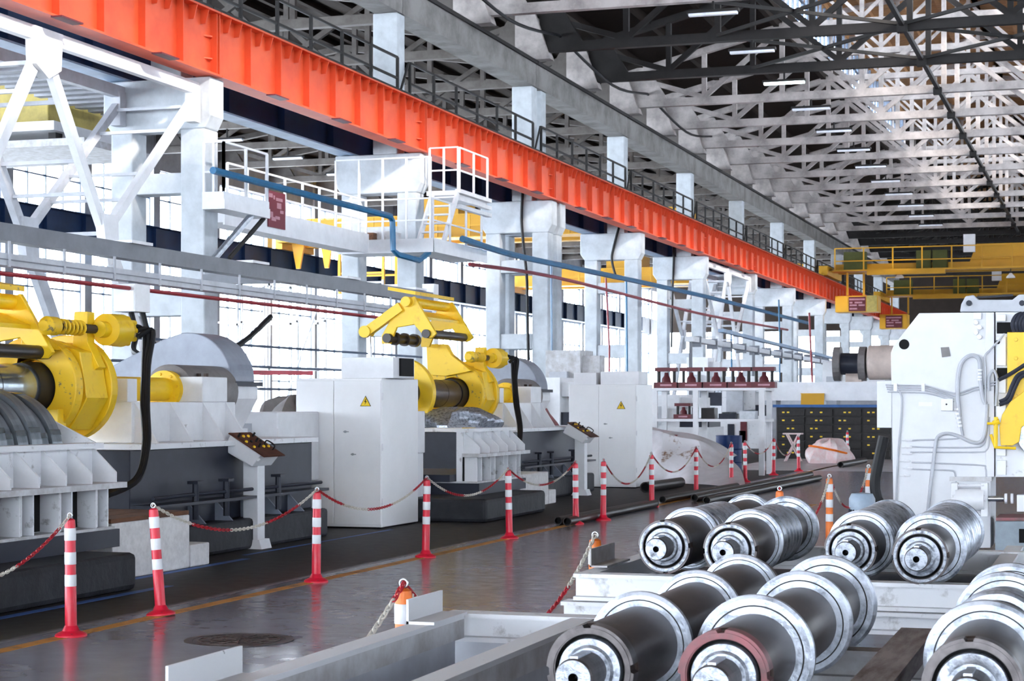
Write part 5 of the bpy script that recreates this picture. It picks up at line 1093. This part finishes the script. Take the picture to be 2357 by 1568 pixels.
# black racks with yellow-marked drawers, orange cover, white bench
yk = 54.0
bk = root('parts_rack', 'black rack of low drawers with yellow marks beyond the shelf', 'rack', (-7.8, yk, 0))
MB().box(-9.4, -6.1, yk + 0.1, yk + 1.2, 0, 1.5).build('carcass', 'dark_pad', bk)
MB().box(-9.5, -6.0, yk - 0.05, yk + 1.2, 1.5, 1.58).build('blue_edge', 'shelf_blue', bk)
for j in range(6):
    for i in range(4):
        x = -9.35 + i * 0.82; d = MB().box(x, x + 0.76, yk, yk + 0.1, 0.08 + j * 0.235, 0.27 + j * 0.235).build('drawer', 'dark_pad', bk)
        for k in range(3):
            if (i * 7 + j * 5 + k) % 3: MB().box(x + 0.12 + 0.14 * k, x + 0.19 + 0.14 * k, yk - 0.012, yk, 0.16 + j * 0.235, 0.2 + j * 0.235).build('yellow_mark', 'sign_yellow', d)
wb = root('white_bench', 'long white machine bench behind the black rack', 'bench', (-8, yk + 1.5, 0))
MB().box(-10.0, -5.9, yk + 1.3, yk + 2.3, 1.7, 2.15).build('bed', W, wb); MB().box(-10.0, -5.9, yk + 1.25, yk + 2.4, 2.15, 2.25).build('top', W, wb)
for x in (-9.8, -8, -6.1): MB().box(x - 0.15, x + 0.15, yk + 1.4, yk + 2.2, 0, 1.7).build('leg', 'tray_grey', wb)
a = atY(1842, 937, yk + 1.2); c = atY(1897, 907, yk + 1.2)
oc = root('orange_cover', 'orange cloth cover hung over the white bench', 'cover', (a.x, yk + 1.2, a.z))
MB().prism([(a.x, yk + 1.24, a.z), (a.x + 0.02, yk + 1.2, c.z), (c.x, yk + 1.2, c.z + 0.02), (c.x - 0.02, yk + 1.24, a.z + 0.03)], (0, 0.01, 0)).build('front_flap', 'crane_yellow', oc); MB().box(a.x, c.x, yk + 1.2, yk + 1.9, c.z, c.z + 0.02).build('top_flap', 'crane_yellow', oc)
# motor drive beyond
ym = 60.0; r = root('drive_motor', 'large beige drive with dark flanged motor beyond the bench', 'motor', atY(1985, 885, ym))
def Q(u, v, d=0): return atY(u, v, ym + d)
MB().lathe(Q(1998, 835), V((1, 0, 0)), [(0, 0.5), (0.05, 0.55), (0.85, 0.55), (0.9, 0.4), (1.6, 0.4)], 24).build('beige_casing', 'beige', r)
for u in (1920, 1978): MB().lathe(Q(u, 838), V((1, 0, 0)), [(0, 0.3), (0, 0.55), (0.22, 0.55), (0.22, 0.3)], 24, smooth=False).build('flange', 'brown_grey', r)
MB().lathe(Q(1932, 838), V((1, 0, 0)), [(0, 0.35), (0.7, 0.35)], 20).build('motor_body', 'machine_grey', r)
MB().box(Q(1915, 0).x, Q(2060, 0).x, ym - 0.4, ym + 1.0, 0, 1.95).build('base_frame', 'tray_grey', r)
MB().lathe(Q(1962, 872), V((1, 0, 0)), [(-0.2, 0.1), (-0.2, 0.22), (0.3, 0.22), (0.3, 0.1)], 16).build('small_motor', 'beige', r)
# wrapped bundles, folding stool, tarp heap, crate in pale colours
def blob(name, label, cat, p, sx, sy, sz, m, seed, m2=None):
    random.seed(seed); b = MB(); n, k = 22, 12; vs = []
    for j in range(k + 1):
        ph = math.pi / 2 * j / k
        for i in range(n):
            a = 2 * math.pi * i / n; w = 1 + 0.16 * math.sin(3 * a + seed + 4 * ph) + 0.10 * math.sin(7 * a + 2 * seed)
            vs.append(V(p) + V((math.cos(a) * sx * w * math.cos(ph) ** 0.5, math.sin(a) * sy * w * math.cos(ph) ** 0.5, sz * math.sin(ph) * (1 + 0.1 * math.sin(5 * a + seed)))))
    fs = [(j * n + i, j * n + (i + 1) % n, (j + 1) * n + (i + 1) % n, (j + 1) * n + i) for j in range(k) for i in range(n)]
    r = root(name, label, cat, p); b.add(vs, fs, True); b.add([v for v in vs[:n]], [list(range(n))[::-1]]); b.build('wrapping', m, r)
    if m2:
        q = MB(); q.torus(V(p) + V((0, 0, sz * 0.55)), (0.2, 0.1, 1), sx * 0.95, 0.03, 24, 6, 1.0); q.build('strap', m2, r)
    return r
blob('wrapped_bundle', 'pale pink wrapped bundle with orange strap before the black rack', 'bundle', atZ(1910, 1066, 0), 0.6, 0.5, 0.62, 'pink_wrap', 2, 'orange_plastic')
blob('tarp_heap', 'grey tarpaulin heap left of the nearer tall cabinet', 'tarpaulin', (-12.6, 27.5, 0), 0.95, 0.9, 1.6, 'brown_grey', 9)
blob('wrapped_pallet', 'dark wrapped pallet beside the raised-arm recoiler', 'pallet', (-10.9, 34.4, 0), 0.75, 0.8, 1.55, 'red_primer', 4)
blob('crumpled_foil', 'crumpled white foil bundle on the ribbed stand of the raised-arm recoiler', 'foil', (-9.35, 26.2, 1.251), 0.55, 0.6, 0.28, 'face_steel', 6)
st = atZ(1825, 1062, 0); r = root('folding_stool', 'pink metal folding stool with crossed legs by the black rack', 'stool', st)
for s in (-1, 1):
    for d in (-0.15, 0.15): MB().bar(st + V((s * 0.22, d, 0)), st + V((-s * 0.16, d, 0.75)), 0.035).build('leg', 'pink_wrap', r)
MB().box(st.x - 0.26, st.x + 0.26, st.y - 0.2, st.y + 0.2, 0.75, 0.79).build('seat', 'pink_wrap', r)
# tail car between recoiler and cabinet
tc = root('transfer_car', 'white transfer car with yellow bumper beside the nearer tall cabinet', 'transfer car', (-10.6, 21.4, 0))
MB().box(-11.6, -9.75, 20.75, 22.0, 0.62, 1.5).build('body', W, tc, bevel=0.02); MB().box(-11.5, -10.1, 20.74, 20.75, 1.0, 1.36).build('panel', 'tray_grey', tc)
for x in (-9.78, -10.2): MB().box(x - 0.06, x + 0.06, 20.71, 20.75, 0.6, 1.3).build('rib', W, tc)
MB().box(-10.6, -9.7, 20.72, 21.6, 0.28, 0.56).build('bumper', 'crane_yellow', tc); MB().box(-11.6, -9.9, 20.9, 22.0, 0, 0.28).build('undercarriage', 'dark_pad', tc); MB().box(-11.6, -9.9, 21.6, 22.0, 0.28, 0.62).build('rear_support', 'dark_pad', tc)
# ================================================================== FAR MACHINES ALONG THE COLUMNS
FAR = [(-15.0, 38, 1.5, 2.2, 2.0, 'worn_white'), (-14.2, 47, 2.2, 3.0, 2.3, 'white_paint'), (-15.3, 53, 1.8, 1.6, 3.2, 'grimy_white'), (-13.5, 58, 2.4, 2.6, 1.9, 'white_paint'), (-12.5, 66, 2.0, 3.0, 2.6, 'worn_white'), (-15.0, 70, 1.4, 1.4, 3.4, 'white_paint'), (-12.0, 77, 2.6, 3.0, 2.2, 'tray_grey'), (-12.0, 87, 2.0, 2.0, 3.6, 'white_paint'), (-11.0, 92, 3.0, 3.0, 2.8, 'worn_white'), (-14.0, 101, 2.2, 2.2, 4.0, 'white_paint'), (-10.0, 112, 3.5, 3.0, 3.2, 'white_paint'), (-8.0, 126, 4.0, 3.0, 4.2, 'tray_grey'), (-13.5, 130, 2.5, 2.5, 5.0, 'worn_white'), (-6.0, 142, 5, 3, 5.0, 'white_paint'),
       (-25, 60, 3, 2, 2.2, 'white_paint'), (-28, 72, 3, 3, 2.4, 'tray_grey'), (-24, 84, 3, 2, 2.8, 'worn_white'), (-27, 98, 4, 3, 3.2, 'white_paint')]
names = ['squat', 'broad', 'tall narrow', 'low', 'long', 'slim tall']
for i, (x, yy, w, d, h, m) in enumerate(FAR):
    random.seed(40 + i)
    r = root('machine_unit', 'white shop machine with dark guards and top boxes, far down the bay', 'machine', (x, yy, 0), 'far machines along the columns')
    MB().box(x - w / 2, x + w / 2, yy, yy + d, 0, h * 0.45).build('base', m, r); MB().box(x - w / 2, x + w * 0.1, yy + 0.2, yy + d, h * 0.45, h).build('column', m, r)
    MB().box(x + w * 0.1, x + w / 2, yy + 0.3, yy + d * 0.8, h * 0.45, h * 0.6).build('table', 'machine_grey', r)
    MB().box(x + w * 0.05, x + w * 0.4, yy + 0.4, yy + d * 0.6, h * 0.78, h * 0.95).build('spindle_head', m, r); MB().tube([(x + w * 0.28, yy + 0.7, h * 0.6), (x + w * 0.28, yy + 0.7, h * 0.8)], 0.12, 10).build('spindle', 'shiny_steel', r)
    MB().box(x - w * 0.4, x - w * 0.1, yy - 0.02, yy + 0.2, h * 0.5, h * 0.8).build('control_box', 'tray_grey', r)
    for k in range(3): q = random.uniform(-0.45, 0.3) * w; MB().box(x + q, x + q + 0.12 * w, yy - 0.02, yy, h * random.uniform(0.05, 0.15), h * random.uniform(0.2, 0.4)).build('guard', random.choice(['dark_pad', 'maroon', 'machine_grey', 'crane_yellow']), r)
tr2 = root('overhead_tray', 'white overhead cable tray descending behind the maroon clamps', 'cable tray', (-14, 80, 3.5))
MB().bar((-14, 63, 3.85), (-14, 98, 3.7), 0.3, 0.18).build('tray', 'worn_white', tr2); MB().bar((-13.5, 66, 4.25), (-13.5, 98, 3.85), 0.2, 0.12).build('conduit', 'pale_blue', tr2)
for yq in (63.2, 75, 87, 97.5): MB().box(-14.05, -13.95, yq, yq + 0.1, 0, 3.75).build('post', 'tube_grey', tr2)
for i in range(12): MB().box(-14.2, -13.8, 64 + i * 2.8, 64.08 + i * 2.8, 3.6, 3.98).build('clip', 'tube_grey', tr2)
tag(MB().bar(atX(578, 858, -17), atX(716, 859, -17), 0.08, 0.09).build('red_guard_rail', 'red_plastic'), 'bright red guard rail left of the nearer tall cabinet', 'rail')
